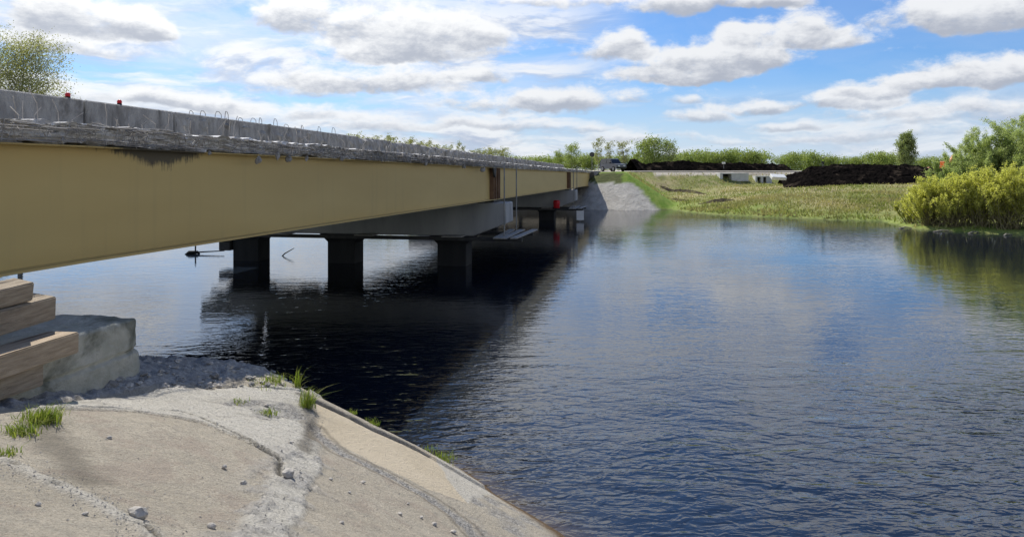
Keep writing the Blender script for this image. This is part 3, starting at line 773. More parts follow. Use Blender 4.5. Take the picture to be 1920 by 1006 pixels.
for (a, b) in zip(np.arange(-9, 98, 3.6), np.arange(-5.4, 102, 3.6)):
    za, zb = float(girder_top(a)) - 5.3, float(girder_top(b)) - 5.3
    mb.add([(a, 9.2 - 14, za + .014), (a, 22.2 - 14, za + .014), (b, 22.2 - 14, zb + .014), (b, 9.2 - 14, zb + .014),
            (a, 9.2 - 14, za + .28), (a, 22.2 - 14, za + .28), (b, 22.2 - 14, zb + .28), (b, 9.2 - 14, zb + .28)],
           [(0, 1, 2, 3), (7, 6, 5, 4), (1, 5, 6, 2)])
along(mb.build('deck_plate', M['conc']), 14)

# bare reinforcement in the torn edge
mb = MB()
r_ = random.Random(5)
for k in range(300):
    d = r_.uniform(3.5, 40) if k < 230 else r_.uniform(40, 98)
    L = r_.uniform(0.5, 2.4); t = r_.random()
    z0 = float(girder_top(d)) - 5.3 + 0.02 + t * HD
    y0 = 7.62 - 14 + r_.uniform(-0.06, 0.10)
    pts = [(d + L * q, y0 + r_.uniform(-.025, .025), z0 + r_.uniform(-.018, .018) - 0.0091 * L * q - 0.03 * math.sin(q * 3.1) * r_.random()) for q in (0, .25, .5, .75, 1)]
    mb.tube(pts, 0.006 if d < 20 else 0.009, 4)
for k in range(420):
    d = r_.uniform(3.5, 36) if k < 330 else r_.uniform(36, 98)
    zt_ = float(girder_top(d)) - 5.3
    kind = r_.random()
    y0 = 7.66 - 14
    lean = r_.uniform(-.16, .16)
    if kind < 0.55:
        pts = [(d, y0 + .1, zt_ + HD - .02), (d + lean * .3, y0 - .04, zt_ + HD * r_.uniform(.6, 1.05)), (d + lean, y0 - .05, zt_ + r_.uniform(-0.02, .12))]
    elif kind < 0.8:
        pts = [(d, y0 + .12, zt_ + HD * r_.random()), (d + lean, y0 - r_.uniform(.06, .2), zt_ + HD * r_.uniform(0, 1.0))]
    else:
        rr = r_.uniform(.04, .09)
        pts = [(d + rr * math.cos(a), y0 - .05 - .02 * math.sin(a), zt_ + HD * .5 + rr * math.sin(a)) for a in np.linspace(0, 5.2, 8)]
    mb.tube(pts, 0.006 if d < 20 else 0.010, 4)
o = mb.build('exposed_rebar', M['rebar']); along(o, 14); o['kind'] = 'stuff'

# lumps of concrete still hanging on bars under the edge
def lump(seed, r, sq=(1, 1, 1), sub=2, amp=0.3):
    bm = bmesh.new(); bmesh.ops.create_icosphere(bm, subdivisions=sub, radius=1.0)
    c = np.array([v.co for v in bm.verts]); n = fbm(c[:, 0], c[:, 1], c[:, 2] + seed * 7.3, 1.1, 3, seed)
    n2 = np.round(n * 3) / 3 * 0.5 + n * 0.5
    for v, q in zip(bm.verts, n2):
        v.co = v.co * (1 + amp * q) * r
        v.co.x *= sq[0]; v.co.y *= sq[1]; v.co.z *= sq[2]
    me = bpy.data.meshes.new('lump'); bm.to_mesh(me); bm.free()
    return me
frag = [(484, 300, .06, 1.5), (520, 292, .07, 1.0), (542, 297, .085, .9), (575, 297, .045, 1.7), (118, 262, .03, 2.2), (393, 287, .035, 1.0), (640, 298, .06, 1.2), (715, 300, .07, 1.2), (723, 296, .07, 1.4), (797, 303, .11, 1.1), (805, 300, .09, 1.4), (770, 302, .05, 1.3), (870, 312, .09, 1.3), (905, 318, .12, 1.0)]
for k, (px, py, r, tall) in enumerate(frag):
    a = math.atan((1220 - 960) / F) - math.atan((px - 960) / F)
    d = 7.68 / math.tan(a)
    p = B(d, 7.68); z = EYE - (py - HORIZON) / F * p.y
    o = link('concrete_fragment', lump(k + 3, r, (0.9, 0.8, .55 + .45 * tall), 2, 0.95), M['conc_grey'] if k % 3 != 2 else M['conc'], bridge)
    o.matrix_parent_inverse = Matrix.Identity(4)
    o.location = Vector((p.x, p.y, z)) - bridge.location; o.rotation_euler = (0, r_.uniform(-.3, .3), ROT + r_.uniform(-1, 1))

# parapet wall set back on the deck: plain blocks first, then a broken length with lifting loops
def par_top(d): return float(girder_top(d)) + 0.29 + 0.83
mb = MB()
for k in range(-4, 6):
    a = 16.2 - 2.9 * (k + 1) + 0.03; b = 16.2 - 2.9 * k - 0.03
    za, zb = par_top(a) - 5.3, par_top(b) - 5.3
    fr = lambda x, y, z, a=a, b=b, za=za, zb=zb: (x, y, z + (za if x == a else zb))
    mb.box((a, 11.4 - 14, -0.9), (b, 11.75 - 14, 0), fr)
parapet = mb.build('parapet', M['conc_grey'], None, 0.025); along(parapet, 14)
ds2 = np.arange(16.25, 98, 0.09)
prof2 = [(11.8, -0.86), (11.8, -0.4), (11.78, 0), (11.6, 0.0), (11.44, 0.0), (11.4, -.12), (11.4, -.3), (11.4, -.5), (11.4, -.7), (11.4, -.9)]
A_, K_ = np.meshgrid(ds2, np.arange(len(prof2)), indexing='ij')
PLl = np.array([p[0] for p in prof2])[K_]; PZ = np.array([p[1] for p in prof2])[K_]
ptop = girder_top(A_) + 1.12 - 5.3
PZ = PZ + ptop + np.where(PZ > -0.2, 1, 0.3) * (fbm(A_, K_ * 0.3, 0, 2.2, 5, 131, .65) * 0.13 - 0.03)
PLl = PLl + fbm(A_, K_ * 0.5, 3, 3.0, 5, 137, .65) * 0.22 * (PLl < 11.5)
par2 = link('broken_parapet', np_mesh('broken_parapet', np.stack([A_, PLl - 14, PZ], -1).reshape(-1, 3), grid_faces(*A_.shape)), M['conc_grey']); along(par2, 14)
for k, d in enumerate([17.0, 17.5, 18.2, 18.6, 19.3, 20.0, 20.4, 21.3, 22.0, 23.1, 24.4, 25.6]):
    w = 0.09 + 0.035 * ((k * 7) % 3); h = 0.09 + 0.04 * ((k * 5) % 4)
    zt_ = par_top(d) - 5.3
    pts = [(d - w, 0, zt_ - .12), (d - w * .95, -.01, zt_ + h * .5), (d - w * .5, 0, zt_ + h), (d + w * .35, .01, zt_ + h * 1.02), (d + w * .9, 0, zt_ + h * .6), (d + w, -.01, zt_ - .12 if k % 3 else zt_ - .5)]
    mb = MB(); mb.tube(pts, 0.009, 5)
    o = mb.build('rebar_loop', M['rebar'], par2)
    o.location = (0, 11.5 - 14, 0)
# upright bars standing on the deck in front of the broken parapet
mb = MB()
for k in range(90):
    d = r_.uniform(8, 34); zt_ = float(girder_top(d)) + 0.27 - 5.3
    y = 8.9 - 14 + r_.uniform(-.5, .8); h = r_.uniform(.2, .55)
    mb.tube([(d, y, zt_), (d + r_.uniform(-.05, .05), y, zt_ + h * .6), (d + r_.uniform(-.2, .2), y + r_.uniform(-.1, .1), zt_ + h)], 0.008, 4)
o = mb.build('starter_bar', M['rebar']); along(o, 14); o['kind'] = 'stuff'

# red warning lamps on the parapet
for k, (px, lab) in enumerate(((127, 'red warning lamp on the parapet nearest the tall pale tree'), (224, 'red warning lamp on the parapet next to its broken length'))):
    a = math.atan((1220 - 960) / F) - math.atan((px - 960) / F)
    d = 11.5 / math.tan(a); p = B(d, 11.5)
    e = empty('warning_lamp', (p.x, p.y, par_top(d)), lab, 'warning lamp', 'red lamps on the bridge parapet')
    MB().tube([(0, 0, 0), (0, 0, .03), (0, 0, .035)], [.05, .05, .035], 10).build('base', M['black'], e)
    MB().tube([(0, 0, .034), (0, 0, .07), (0, 0, .095), (0, 0, .115), (0, 0, .12)], [.046, .052, .045, .025, .006], 12).build('lens', M['red'], e, smooth=True)

# piers
def pier(d, label, cols, base):
    e = empty('bridge_pier', B(d, 14.5, 0), label, 'bridge pier', 'piers of the bridge')
    e.rotation_euler = (0, 0, ROT)
    zc = float(girder_top(d)) - HG - 0.11
    # local y is l - 14.5 ; cap profile across the bridge with tapered ends
    pr = [(7.15, zc - .02), (7.12, zc - 1.05), (8.85, zc - 1.72), (22.6, zc - 1.72), (24.1, zc - 1.05), (24.1, zc - .02)]
    mb = MB(); mb.prism([(l - 14.5, z) for l, z in pr], -0.95, 0.95, lambda x, y, z: (y, x, z))
    mb.build('cap', M['conc_pier'], e, 0.04)
    for l in cols:
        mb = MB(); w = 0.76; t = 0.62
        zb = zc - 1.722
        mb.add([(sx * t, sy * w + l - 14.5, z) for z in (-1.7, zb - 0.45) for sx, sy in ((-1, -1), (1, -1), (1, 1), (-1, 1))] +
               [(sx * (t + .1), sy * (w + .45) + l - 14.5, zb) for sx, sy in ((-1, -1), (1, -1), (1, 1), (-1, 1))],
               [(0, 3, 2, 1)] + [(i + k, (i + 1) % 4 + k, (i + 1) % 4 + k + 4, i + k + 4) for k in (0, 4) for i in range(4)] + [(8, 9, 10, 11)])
        mb.build('column', M['conc_shade'], e, 0.03)
    for l in (GX, 11.2, 14.4, 17.6, 20.8):
        mb = MB().box((-0.5, l - 14.5 - .3, zc - .018), (0.5, l - 14.5 + .3, zc + .005)); mb.build('bearing_pad', M['dark_steel'], e)
    return e
pier(D1, 'nearest concrete bridge pier with tapered cap on three columns in the water', (10.05, 16.1, 21.6), 0)
pier(D2, 'farther concrete bridge pier, between the nearest pier and the far abutment', (10.05, 16.1, 21.6), 0)

# hanging scaffolds round the pier caps
def scaffold(d, label, z, l0, l1):
    e = empty('hanging_scaffold', B(d, 12, 0), label, 'scaffold', 'scaffolds hung under the bridge'); e.rotation_euler = (0, 0, ROT)
    for x in (-1.6, 1.75):
        MB().box((x - .09, l0 - 12, z - .09), (x + .09, l1 - 12, z + .09)).build('beam', M['dark_steel'], e)
    for k, l in enumerate((l0 + .15, l0 + .75, l0 + 1.2)):
        mb = MB(); a = 0.10 * (k - 1)
        mb.box((-2.6, -.16, 0), (2.7, .16, .055), lambda x, y, zz, a=a, l=l: (x, l - 12 + y + x * a * .4, z + .095 + zz + .0 * x + (.02 if l > l0 + .5 else .035)))
        mb.build('plank', M['wood_plank'], e)
    for k in range(3):
        l = l0 + 3.5 + k * 4.6
        mb = MB().box((-2.0, l - 12 - .5, z + .095), (2.1, l - 12 + .5, z + .14)); mb.build('plank', M['wood_plank'], e)
    zt_ = float(girder_top(d)) + .2
    for x in (-1.6, 1.75):
        for l in (l0 + .9, l1 - 1.0):
            MB().tube([(x, l - 12, z), (x, l - 12, zt_ if l < 8 else zt_ - HG - .3)], .022 if l > 8 else .035, 6).build('hanger_rod', M['grey_steel'], e)
    return e
scaffold(D1, 'hanging plank scaffold round the nearest pier with grey boards sticking out', 1.50, 6.2, 23.0)
scaffold(D2, 'hanging plank scaffold round the farther pier, beside the red drum', 1.10, 6.4, 22.5)
e = empty('drum', B(D2 - 1.9, 8.9, 1.25), 'red plastic drum on the scaffold of the farther pier', 'drum')
MB().tube([(0, 0, 0), (0, 0, .06), (0, 0, .35), (0, 0, .39), (0, 0, .68), (0, 0, .72)], [.28, .31, .31, .33, .31, .27], 16).build('body', M['red'], e, smooth=True)
MB().tube([(0, 0, .721), (0, 0, .75)], [.26, .24], 16).build('lid', M['red'], e)
e = empty('water_gauge', B(D2 - 2.2, 6.6, -.6), 'pale gauge board on a post in the water by the farther pier', 'gauge board')
MB().box((-.06, -.06, -.8), (.06, .06, 1.45)).build('post', M['grey_steel'], e)
MB().box((-.35, -.10, .75), (.35, -.064, 1.65)).build('board', M['white'], e)

# far abutment
e = empty('abutment', B(D3 + .9, 14, 0), 'grey concrete abutment at the far end of the bridge', 'abutment'); e.rotation_euler = (0, 0, ROT)
zt_ = float(girder_top(D3))
MB().box((-.85, 6.9 - 14, -1), (1.0, 22 - 14, zt_ - HG - .02)).build('bearing_shelf', M['conc'], e, .03)
MB().box((0.25, 7.0 - 14, zt_ - HG - .018), (1.0, 22 - 14, zt_ + .25)).build('backwall', M['conc'], e, .02)
MB().box((-1.2, 6.9 - 14, zt_ - HG - .6), (3.8, 7.35 - 14, zt_ + .28)).build('wing_wall', M['conc_grey'], e, .03)
# near abutment (mostly out of sight below the near span)
e = empty('abutment', B(-2, 14, 0), 'concrete abutment under the near end of the bridge', 'abutment'); e.rotation_euler = (0, 0, ROT)
MB().box((-1.5, 7.9 - 14, 1), (1.5, 22 - 14, 5.28 - HG - .02)).build('bearing_shelf', M['conc'], e, .03)

# ---------------------------------------------------------------- timber and block by the near end of the bridge
def bar_along(name, d0, d1, l0, l1, z0, z1, m, label, cat, group=None, yaw=0.0, tilt=0.0, roll=0.0, bevel=.012, warp=0.0):
    L = d1 - d0
    mb = MB()
    n = 8
    V = []; Fc = []
    for i in range(n + 1):
        x = -L + L * i / n
        for (y, z) in ((0, 0), (l1 - l0, 0), (l1 - l0, z1 - z0), (0, z1 - z0)):
            V.append((x + (0.0 if i < n else r_.uniform(-.012, .012)), y + r_.uniform(-.006, .006), z + r_.uniform(-.006, .006)))
    for i in range(n):
        for k in range(4): Fc.append((i * 4 + k, i * 4 + (k + 1) % 4, (i + 1) * 4 + (k + 1) % 4, (i + 1) * 4 + k))
    Fc.append((3, 2, 1, 0)); Fc.append(tuple(n * 4 + k for k in range(4)))
    mb.add(V, Fc)
    me = mb.mesh(name)
    bm = bmesh.new(); bm.from_mesh(me)
    bmesh.ops.recalc_face_normals(bm, faces=bm.faces)
    eds = [e for e in bm.edges if e.calc_face_angle(0) > .5]
    bmesh.ops.bevel(bm, geom=eds, offset=bevel, segments=2, affect='EDGES')
    bm.to_mesh(me); bm.free()
    o = link(name, me, m)
    o.location = B(d1, l0, z0); o.rotation_euler = (roll, tilt, ROT + yaw)
    tag(o, label, cat, group)
    return o
# concrete block: a rough two-course footing block
mb = MB()
n = 60
bl, bw, bh = 3.4, 1.12, 0.78
bm = bmesh.new(); bmesh.ops.create_cube(bm, size=1.0)
bmesh.ops.subdivide_edges(bm, edges=bm.edges, cuts=34, use_grid_fill=True)
c = np.array([v.co for v in bm.verts])
q = c * np.array([bl, bw, bh])
# rounded, chipped arrises and a course line
rr = 0.055
lim = np.array([bl, bw, bh]) / 2 - rr
core_ = np.clip(q, -lim, lim); dv = q - core_; ln = np.linalg.norm(dv, axis=1, keepdims=True)
q = core_ + np.where(ln > 1e-6, dv / np.maximum(ln, 1e-6) * np.minimum(ln, rr), 0)
nn = fbm(q[:, 0], q[:, 1], q[:, 2], 2.4, 4, 151); n3 = fbm(q[:, 0], q[:, 1], q[:, 2], 9, 3, 152)
q = q + dv / np.maximum(ln, 1e-6) * (nn * 0.03 + n3 * 0.018)[:, None]
grv = 1 - sstep(np.abs(q[:, 2] + 0.02 + 0.02 * nn), 0.008, 0.03)
q[:, 1] = q[:, 1] * (1 - 0.075 * grv) + np.where(q[:, 2] < -0.03, -0.015, 0.0)
for v, p in zip(bm.verts, q): v.co = p
me = bpy.data.meshes.new('concrete_block'); bm.to_mesh(me); bm.free()
me.polygons.foreach_set('use_smooth', [True] * len(me.polygons))
o = link('concrete_block', me, M['conc_block']); o.location = B(8.32 - bl / 2, 6.31 + bw / 2, 2.70); o.rotation_euler = (0, 0, ROT + .03)
tag(o, 'big mossy concrete block with a course line behind the stacked timbers', 'concrete block')
TG = 'timbers stacked by the near end of the bridge'
bar_along('timber_beam', 3.0, 6.55, 6.10, 6.42, 2.735, 2.965, M['wood_old'], 'lowest squared timber of the stack, on the ground by the block', 'timber', TG, 0.02)
bar_along('timber_beam', 3.4, 6.98, 6.06, 6.42, 2.97, 3.19, M['wood_new'], 'orange-brown squared timber with the sunlit top and sawn end', 'timber', TG, 0.055)
bar_along('timber_beam', 3.2, 6.3, 6.36, 6.66, 3.195, 3.30, M['wood_old'], 'short dark timber in the shade under the two upper boards', 'timber', TG, 0.0)
bar_along('timber_beam', 3.2, 7.06, 6.42, 6.74, 3.305, 3.56, M['wood_old'], 'grey weathered timber lying just below the topmost board', 'timber', TG, 0.07, -0.03, 0.10)
bar_along('timber_beam', 3.0, 6.72, 6.38, 6.64, 3.565, 3.765, M['wood_old'], 'topmost brown board of the timber stack', 'timber', TG, 0.0, -0.035, 0.12)

# ---------------------------------------------------------------- stones on the slope
def stone(px, py, r, seed, label, group=None, sq=(1, .9, .7), m=None):
    x, y = on_slope(px, py)
    o = link('stone', lump(seed, r, sq, 2, 0.55), m or M['stone'])
    o.location = (x, y, near_z(x, y) + r * sq[2] * .55); o.rotation_euler = (0, 0, seed * 1.7)
    tag(o, label, 'stone', group); return o
stone(256, 972, .062, 11, 'largest loose grey stone, lying alone low on the sunlit slab', sq=(1.0, .8, .75))
stone(208, 700, .12, 12, 'dark stone leaning against the foot of the concrete block', m=M['conc'])
stone(90, 722, .19, 13, 'pale rough boulder in the shade below the timber ends', m=M['stone'], sq=(1.1, 1, .8))
stone(540, 905, .055, 14, 'grey stone set in the mortar band between the slabs')
SG = 'small loose stones strewn on the slope'
spots = [(72, 946), (455, 912), (750, 965), (790, 972), (765, 946), (815, 985), (680, 905), (205, 820), (470, 770), (500, 765), (420, 880), (620, 900), (655, 925), (850, 1000), (545, 835), (640, 980), (160, 965), (395, 990)]
for k, (px, py) in enumerate(spots):
    stone(px, py, .018 + .012 * ((k * 7) % 4) / 3, 20 + k, 'small loose pebble lying on the sunlit concrete slope', SG)
RG = 'rubble along the shaded crest of the slope'
k = 0
while k < 130:
    px = r_.uniform(150, 560); py = r_.uniform(680, 730)
    x, y = on_slope(px, py)
    r = r_.uniform(.018, .05) * (1.5 if k % 12 == 0 else 1)
    if y < 8.5: continue
    o = link('stone', lump(60 + k % 24, r, (1.1, .9, .6), 2, 1.1), M['stone'] if k % 3 else M['conc']); o.location = (x, y, near_z(x, y) + r * .4); o.rotation_euler = (0, 0, k)
    tag(o, 'broken grey rubble stone on the shaded crest between block and water', 'stone', RG); k += 1
# grit too fine to count
V = []; Fc = []
g_ = np.random.default_rng(3)
cnt = 0
bands = [J_mort, J_grav, J_crack, J_low, J_top, J_vert]
for k in range(2600):
    bnd = bands[k % 6]; i = g_.integers(0, len(bnd) - 1); t = g_.random()
    x = bnd[i][0] + (bnd[i + 1][0] - bnd[i][0]) * t + g_.normal() * .12; y = bnd[i][1] + (bnd[i + 1][1] - bnd[i][1]) * t + g_.normal() * .12
    if k % 4 == 0: x = g_.uniform(-6, 1); y = g_.uniform(3.5, 11)
    z = near_z(x, y)
    if z < .1: continue
    s = g_.uniform(.003, .010)
    vs = np.array([(1, 0, 0), (-.5, .8, 0), (-.5, -.8, .1), (0.1, 0, .9)]) * s * g_.uniform(.7, 1.3, (4, 1)); a = g_.uniform(0, 6.3)
    ca, sa = math.cos(a), math.sin(a)
    for v in vs: V.append((x + v[0] * ca - v[1] * sa, y + v[0] * sa + v[1] * ca, z + v[2]))
    Fc += [(cnt, cnt + 1, cnt + 3), (cnt + 1, cnt + 2, cnt + 3), (cnt + 2, cnt, cnt + 3)]; cnt += 4
tag(link('grit', np_mesh('grit', V, Fc), M['stone']), 'fine grit and crumbs along the joints of the concrete slabs', 'grit', None, 'stuff')

# grass tufts growing from the joints
def tuft(px, py, n, h, w, label, group=None, lean=(0, 0), m='grass'):
    x, y = on_slope(px, py); z = near_z(x, y) - .01
    V = []; Fc = []; c = 0
    rr = np.random.default_rng(int(px * 3 + py))
    for k in range(int(n * 1.7)):
        bx, by = np.clip(rr.normal(0, w * .42, 2), -w, w)
        a = rr.uniform(0, 6.28); out_ = abs(rr.normal(.1, .5)) * h; hh = h * rr.uniform(.3, 1.15)
        dx, dy = math.cos(a) * out_ + lean[0] * hh, math.sin(a) * out_ + lean[1] * hh
        ws = rr.uniform(.0022, .0048) * (1 + h); px_, py_ = -math.sin(a) * ws, math.cos(a) * ws
        row = []
        for t in (0, .35, .7, 1.0):
            cx, cy, cz = bx + dx * t * t, by + dy * t * t, hh * (t - .28 * t ** 3)
            wf = (1 - t ** 2) + .05
            V += [(cx - px_ * wf, cy - py_ * wf, cz), (cx + px_ * wf, cy + py_ * wf, cz)]
        for i in range(3): Fc.append((c + 2 * i, c + 2 * i + 1, c + 2 * i + 3, c + 2 * i + 2))
        c += 8
    o = link('grass_tuft', np_mesh('grass_tuft', V, Fc, True), M[m]); o.location = (x, y, z)
    tag(o, label, 'grass tuft', group); return o
TGp = 'grass tufts in the joints of the slope'
tuft(78, 790, 220, .19, .20, 'large bright green grass tuft beside the shaded timber ends', TGp, (.25, -.1))
tuft(40, 812, 110, .14, .16, 'wide green grass clump growing out of the crack at the picture edge', TGp, (-.1, -.2))
tuft(8, 850, 60, .08, .12, 'little grass sprig in the slab joint below the wide clump', TGp)
tuft(576, 768, 70, .36, .12, 'tall thin grass tuft at the corner of the slabs above the water', TGp, (.1, 0))
tuft(558, 728, 26, .42, .08, 'few long grass stalks standing against the dark water', TGp)
tuft(490, 718, 110, .11, .40, 'low spread of grass on the rubble crest', TGp)
tuft(515, 716, 60, .15, .2, 'grass clump on the crest, right beside the low spread', TGp)
tuft(500, 780, 60, .10, .16, 'short yellow-green grass in the broken gravel patch', TGp)
tuft(446, 756, 40, .09, .14, 'sparse grass at the upper rim of the gravel patch', TGp)
tuft(695, 800, 60, .16, .14, 'grass tuft on the kerb halfway down the slab edge', TGp)
tuft(660, 782, 24, .10, .10, 'tiny grass sprig on the upper kerb', TGp)
tuft(832, 862, 90, .20, .22, 'dark green grass clump at the water line of the slab edge', TGp)
tuft(800, 846, 40, .13, .25, 'thin grass fringe along the lower kerb', TGp)

# things in the water beyond the near span
def at_water(px, py): return unproj(px, py, EYE * F / (py - HORIZON))
p = at_water(366, 476)
e = empty('stake', (p[0], p[1], 0), 'thin upright stake with a cross pole in the bright water under the bridge', 'stake')
MB().tube([(0, 0, -1), (0.02, 0, .65)], .045, 6).build('post', M['dark_steel'], e)
MB().tube([(-.4, -.1, -.02), (0, 0, .10), (1.6, .3, .16)], [.06, .05, .03], 6).build('crossbar', M['dark_steel'], e)
MB().tube([(-.55, -.2, -.03), (-.3, -.12, .10), (.15, 0, .10), (.25, .1, -.02)], [.02, .12, .10, .02], 7).build('float', M['black'], e, smooth=True)
p = at_water(520, 480)
o = MB().tube([(0, 0, -.3), (.35, .2, .12), (.85, .4, .42)], [.05, .04, .02], 6).build('branch', M['bark']); o.location = (p[0], p[1], 0)
tag(o, 'bare broken branch poking out of the water between two pier columns', 'branch')
q = B(D1 - .4, 22.55)
e = empty('steel_box', (q.x, q.y, 0), 'dark steel box hung on the side of the outermost visible pier column', 'box'); e.rotation_euler = (0, 0, ROT)
MB().box((-.4, -.12, .55), (.5, .55, 1.05)).build('body', M['dark_steel'], e, .03)
MB().box((-.45, -.15, 1.052), (.55, .6, 1.10)).build('lid', M['dark_steel'], e)
#@@PART3
# ---------------------------------------------------------------- trees and shrubs
def leaf_quads(C, size, r, up=0.3, aspect=1.7):
    n = len(C)
    a = r.normal(size=(n, 3)); a[:, 2] *= 0.9; a /= np.linalg.norm(a, axis=1, keepdims=True)
    b = r.normal(size=(n, 3)); b -= a * (a * b).sum(1, keepdims=True); b /= np.linalg.norm(b, axis=1, keepdims=True)
    s = size * r.uniform(.6, 1.3, (n, 1))
    V = np.stack([C - a * s * aspect * .5, C + b * s * .5, C + a * s * aspect * .5, C - b * s * .5], 1).reshape(-1, 3)
    return V, np.arange(4 * n).reshape(-1, 4)
def tree_meshes(name, seed, H, spread, crown0, nleaf, lsize, shape='round', nlimb=14, clump=.55, trunk_r=None, twigs=True):
    """trunk with limbs as one mesh, the leafy crown as another; H metres tall"""
    r = np.random.default_rng(seed); rp = random.Random(seed)
    tr = trunk_r or H * .014
    mb = MB()
    n = 8
    bend = [(r.normal() * .012 * H * (i / n), r.normal() * .012 * H * (i / n), H * .95 * i / n) for i in range(n + 1)]
    mb.tube(bend, [tr * (1 - .93 * i / n) for i in range(n + 1)], 6)
    tips = []
    for k in range(nlimb):
        t = crown0 + (1 - crown0) * ((k + rp.random()) / nlimb) * .93
        i = min(int(t * n), n - 1); q = t * n - i
        p0 = Vector(bend[i]).lerp(Vector(bend[i + 1]), q)
        u = (t - crown0) / (1 - crown0)
        if shape == 'round': w = math.sin(math.pi * (0.12 + .83 * u)) ** .7
        elif shape == 'cone': w = math.sin(math.pi * (0.22 + .76 * u)) ** .75
        elif shape == 'column': w = .55 + .45 * math.sin(math.pi * u)
        else: w = .35 + .65 * math.sin(math.pi * (0.1 + .75 * u))
        a = k * 2.4 + rp.uniform(-.5, .5); L = spread * w * rp.uniform(.65, 1.15)
        rise = L * (rp.uniform(.35, 1.1) if shape != 'cone' else .5 + .4 * rp.random())
        if shape == 'cone' and p0.z + rise > H * .97: rise = max(0.05, H * .97 - p0.z)
        p1 = p0 + Vector((math.cos(a) * L * .55, math.sin(a) * L * .55, rise * .4)); p2 = p0 + Vector((math.cos(a) * L, math.sin(a) * L, rise))
        mb.tube([p0, p1, p2], [tr * (1 - t) * .5 + .012, tr * (1 - t) * .3 + .01, .006], 4, False)
        for j in range(8):
            f = rp.uniform(.35, 1.0); c = p0.lerp(p1, f * 2) if f < .5 else p1.lerp(p2, f * 2 - 1)
            e = c + Vector((rp.gauss(0, 1), rp.gauss(0, 1), rp.gauss(.5, .7))) * spread * .22
            if twigs: mb.tube([c, e], [.012, .004], 3, False)
            tips.append((e, w))
    tips.append((Vector(bend[-1]), .5))
    trunk = mb.mesh(name + '_trunk')
    T = np.array([t[0] for t in tips]); 
    cl = r.integers(0, len(T), nleaf)
    rad = spread * .24 * clump / .55
    # some clumps full, some thin, so the sky shows through unevenly
    keep = r.uniform(.25, 1, len(T))[cl] > r.uniform(0, 1, nleaf) * .8
    C = T[cl] + np.clip(r.normal(size=(nleaf, 3)), -1.5, 1.5) * rad * np.array([1, 1, .85]) * r.uniform(.4, 1.0, (nleaf, 1))
    C = C[keep]
    V, Fc = leaf_quads(C, lsize, r)
    crown = np_mesh(name + '_crown', V, Fc, False)
    return trunk, crown
def place_tree(name, meshes, x, y, z, s, rz, label, cat, group, mats, sz=None):
    e = empty(name, (x, y, z), label, cat, group)
    e.rotation_euler = (0, 0, rz); e.scale = (s, s, sz or s)
    for nm, me, m in (('trunk', meshes[0], mats[0]), ('crown', meshes[1], mats[1])):
        if not me.materials: me.materials.append(m)
        link(nm, me, None, e)
    return e
TM = {
    'birch': [tree_meshes('birch', 100 + k, 10, 2.0, .25, 1700, .22, 'column', 16, .55) for k in range(3)],
    'green': [tree_meshes('green_tree', 200 + k, 10, 3.0, .12, 4200, .26, 'round', 18, .7) for k in range(3)],
    'low': [tree_meshes('low_tree', 300 + k, 5, 2.6, .05, 3000, .22, 'round', 14, .75) for k in range(3)],
}
def at_px(px, Y): return (px - 960) / F * Y
def row(kind, name, spec, label, cat, group, mats, seed):
    rr = random.Random(seed)
    for k, (px, top, Y, base_h, wide) in enumerate(spec):
        x = at_px(px, Y); z = far_z(x, Y)
        h = EYE - (top - HORIZON) / F * Y - z
        sz = h / base_h
        place_tree(name, TM[kind][k % 3], x, Y, z - .1, sz * wide, rr.uniform(0, 6.28), label, cat, group, mats, sz)
rr = random.Random(3)
# thin birches far behind the bridge deck
row('birch', 'birch_tree', [(655 + 13.2 * k + rr.uniform(-4, 4), 248 + 1.1 * k + rr.uniform(-4, 5), 190 + rr.uniform(-12, 12), 10.9, rr.uniform(.9, 1.3)) for k in range(15)],
    'thin pale birch just coming into leaf, in the row seen over the bridge deck', 'tree', 'pale birches over the bridge deck', (M['bark'], M['leaf_birch']), 1)
row('birch', 'birch_tree', [(864, 262, 200, 10.9, .6)], 'lone thin bare birch standing in the gap between two tree rows over the deck', 'tree', None, (M['bark'], M['leaf_birch']), 2)
row('birch', 'birch_tree', [(888 + 11 * k, 274 + rr.uniform(-3, 6), 210 + rr.uniform(-8, 8), 10.9, 1.4) for k in range(6)],
    'short pale birch in the farther clump seen over the middle of the deck', 'tree', 'farther pale birches over the deck', (M['bark'], M['leaf_birch']), 3)
row('low', 'shrub', [(945 + 15 * k, 290 + rr.uniform(-3, 3), 215 + rr.uniform(-8, 8), 6.5, 1.3) for k in range(8)],
    'low fresh green bush in the hedge-like line above the far end of the deck', 'shrub', 'low green bushes above the far end of the deck', (M['bark'], M['leaf_green']), 4)
row('low', 'shrub', [(1066 + 13 * k, 291 + rr.uniform(-2, 3), 195, 6.5, 1.2) for k in range(4)], 'low bush filling the gap between the round tree and the road sign', 'shrub', 'low bushes left of the road sign', (M['bark'], M['leaf_green']), 14)
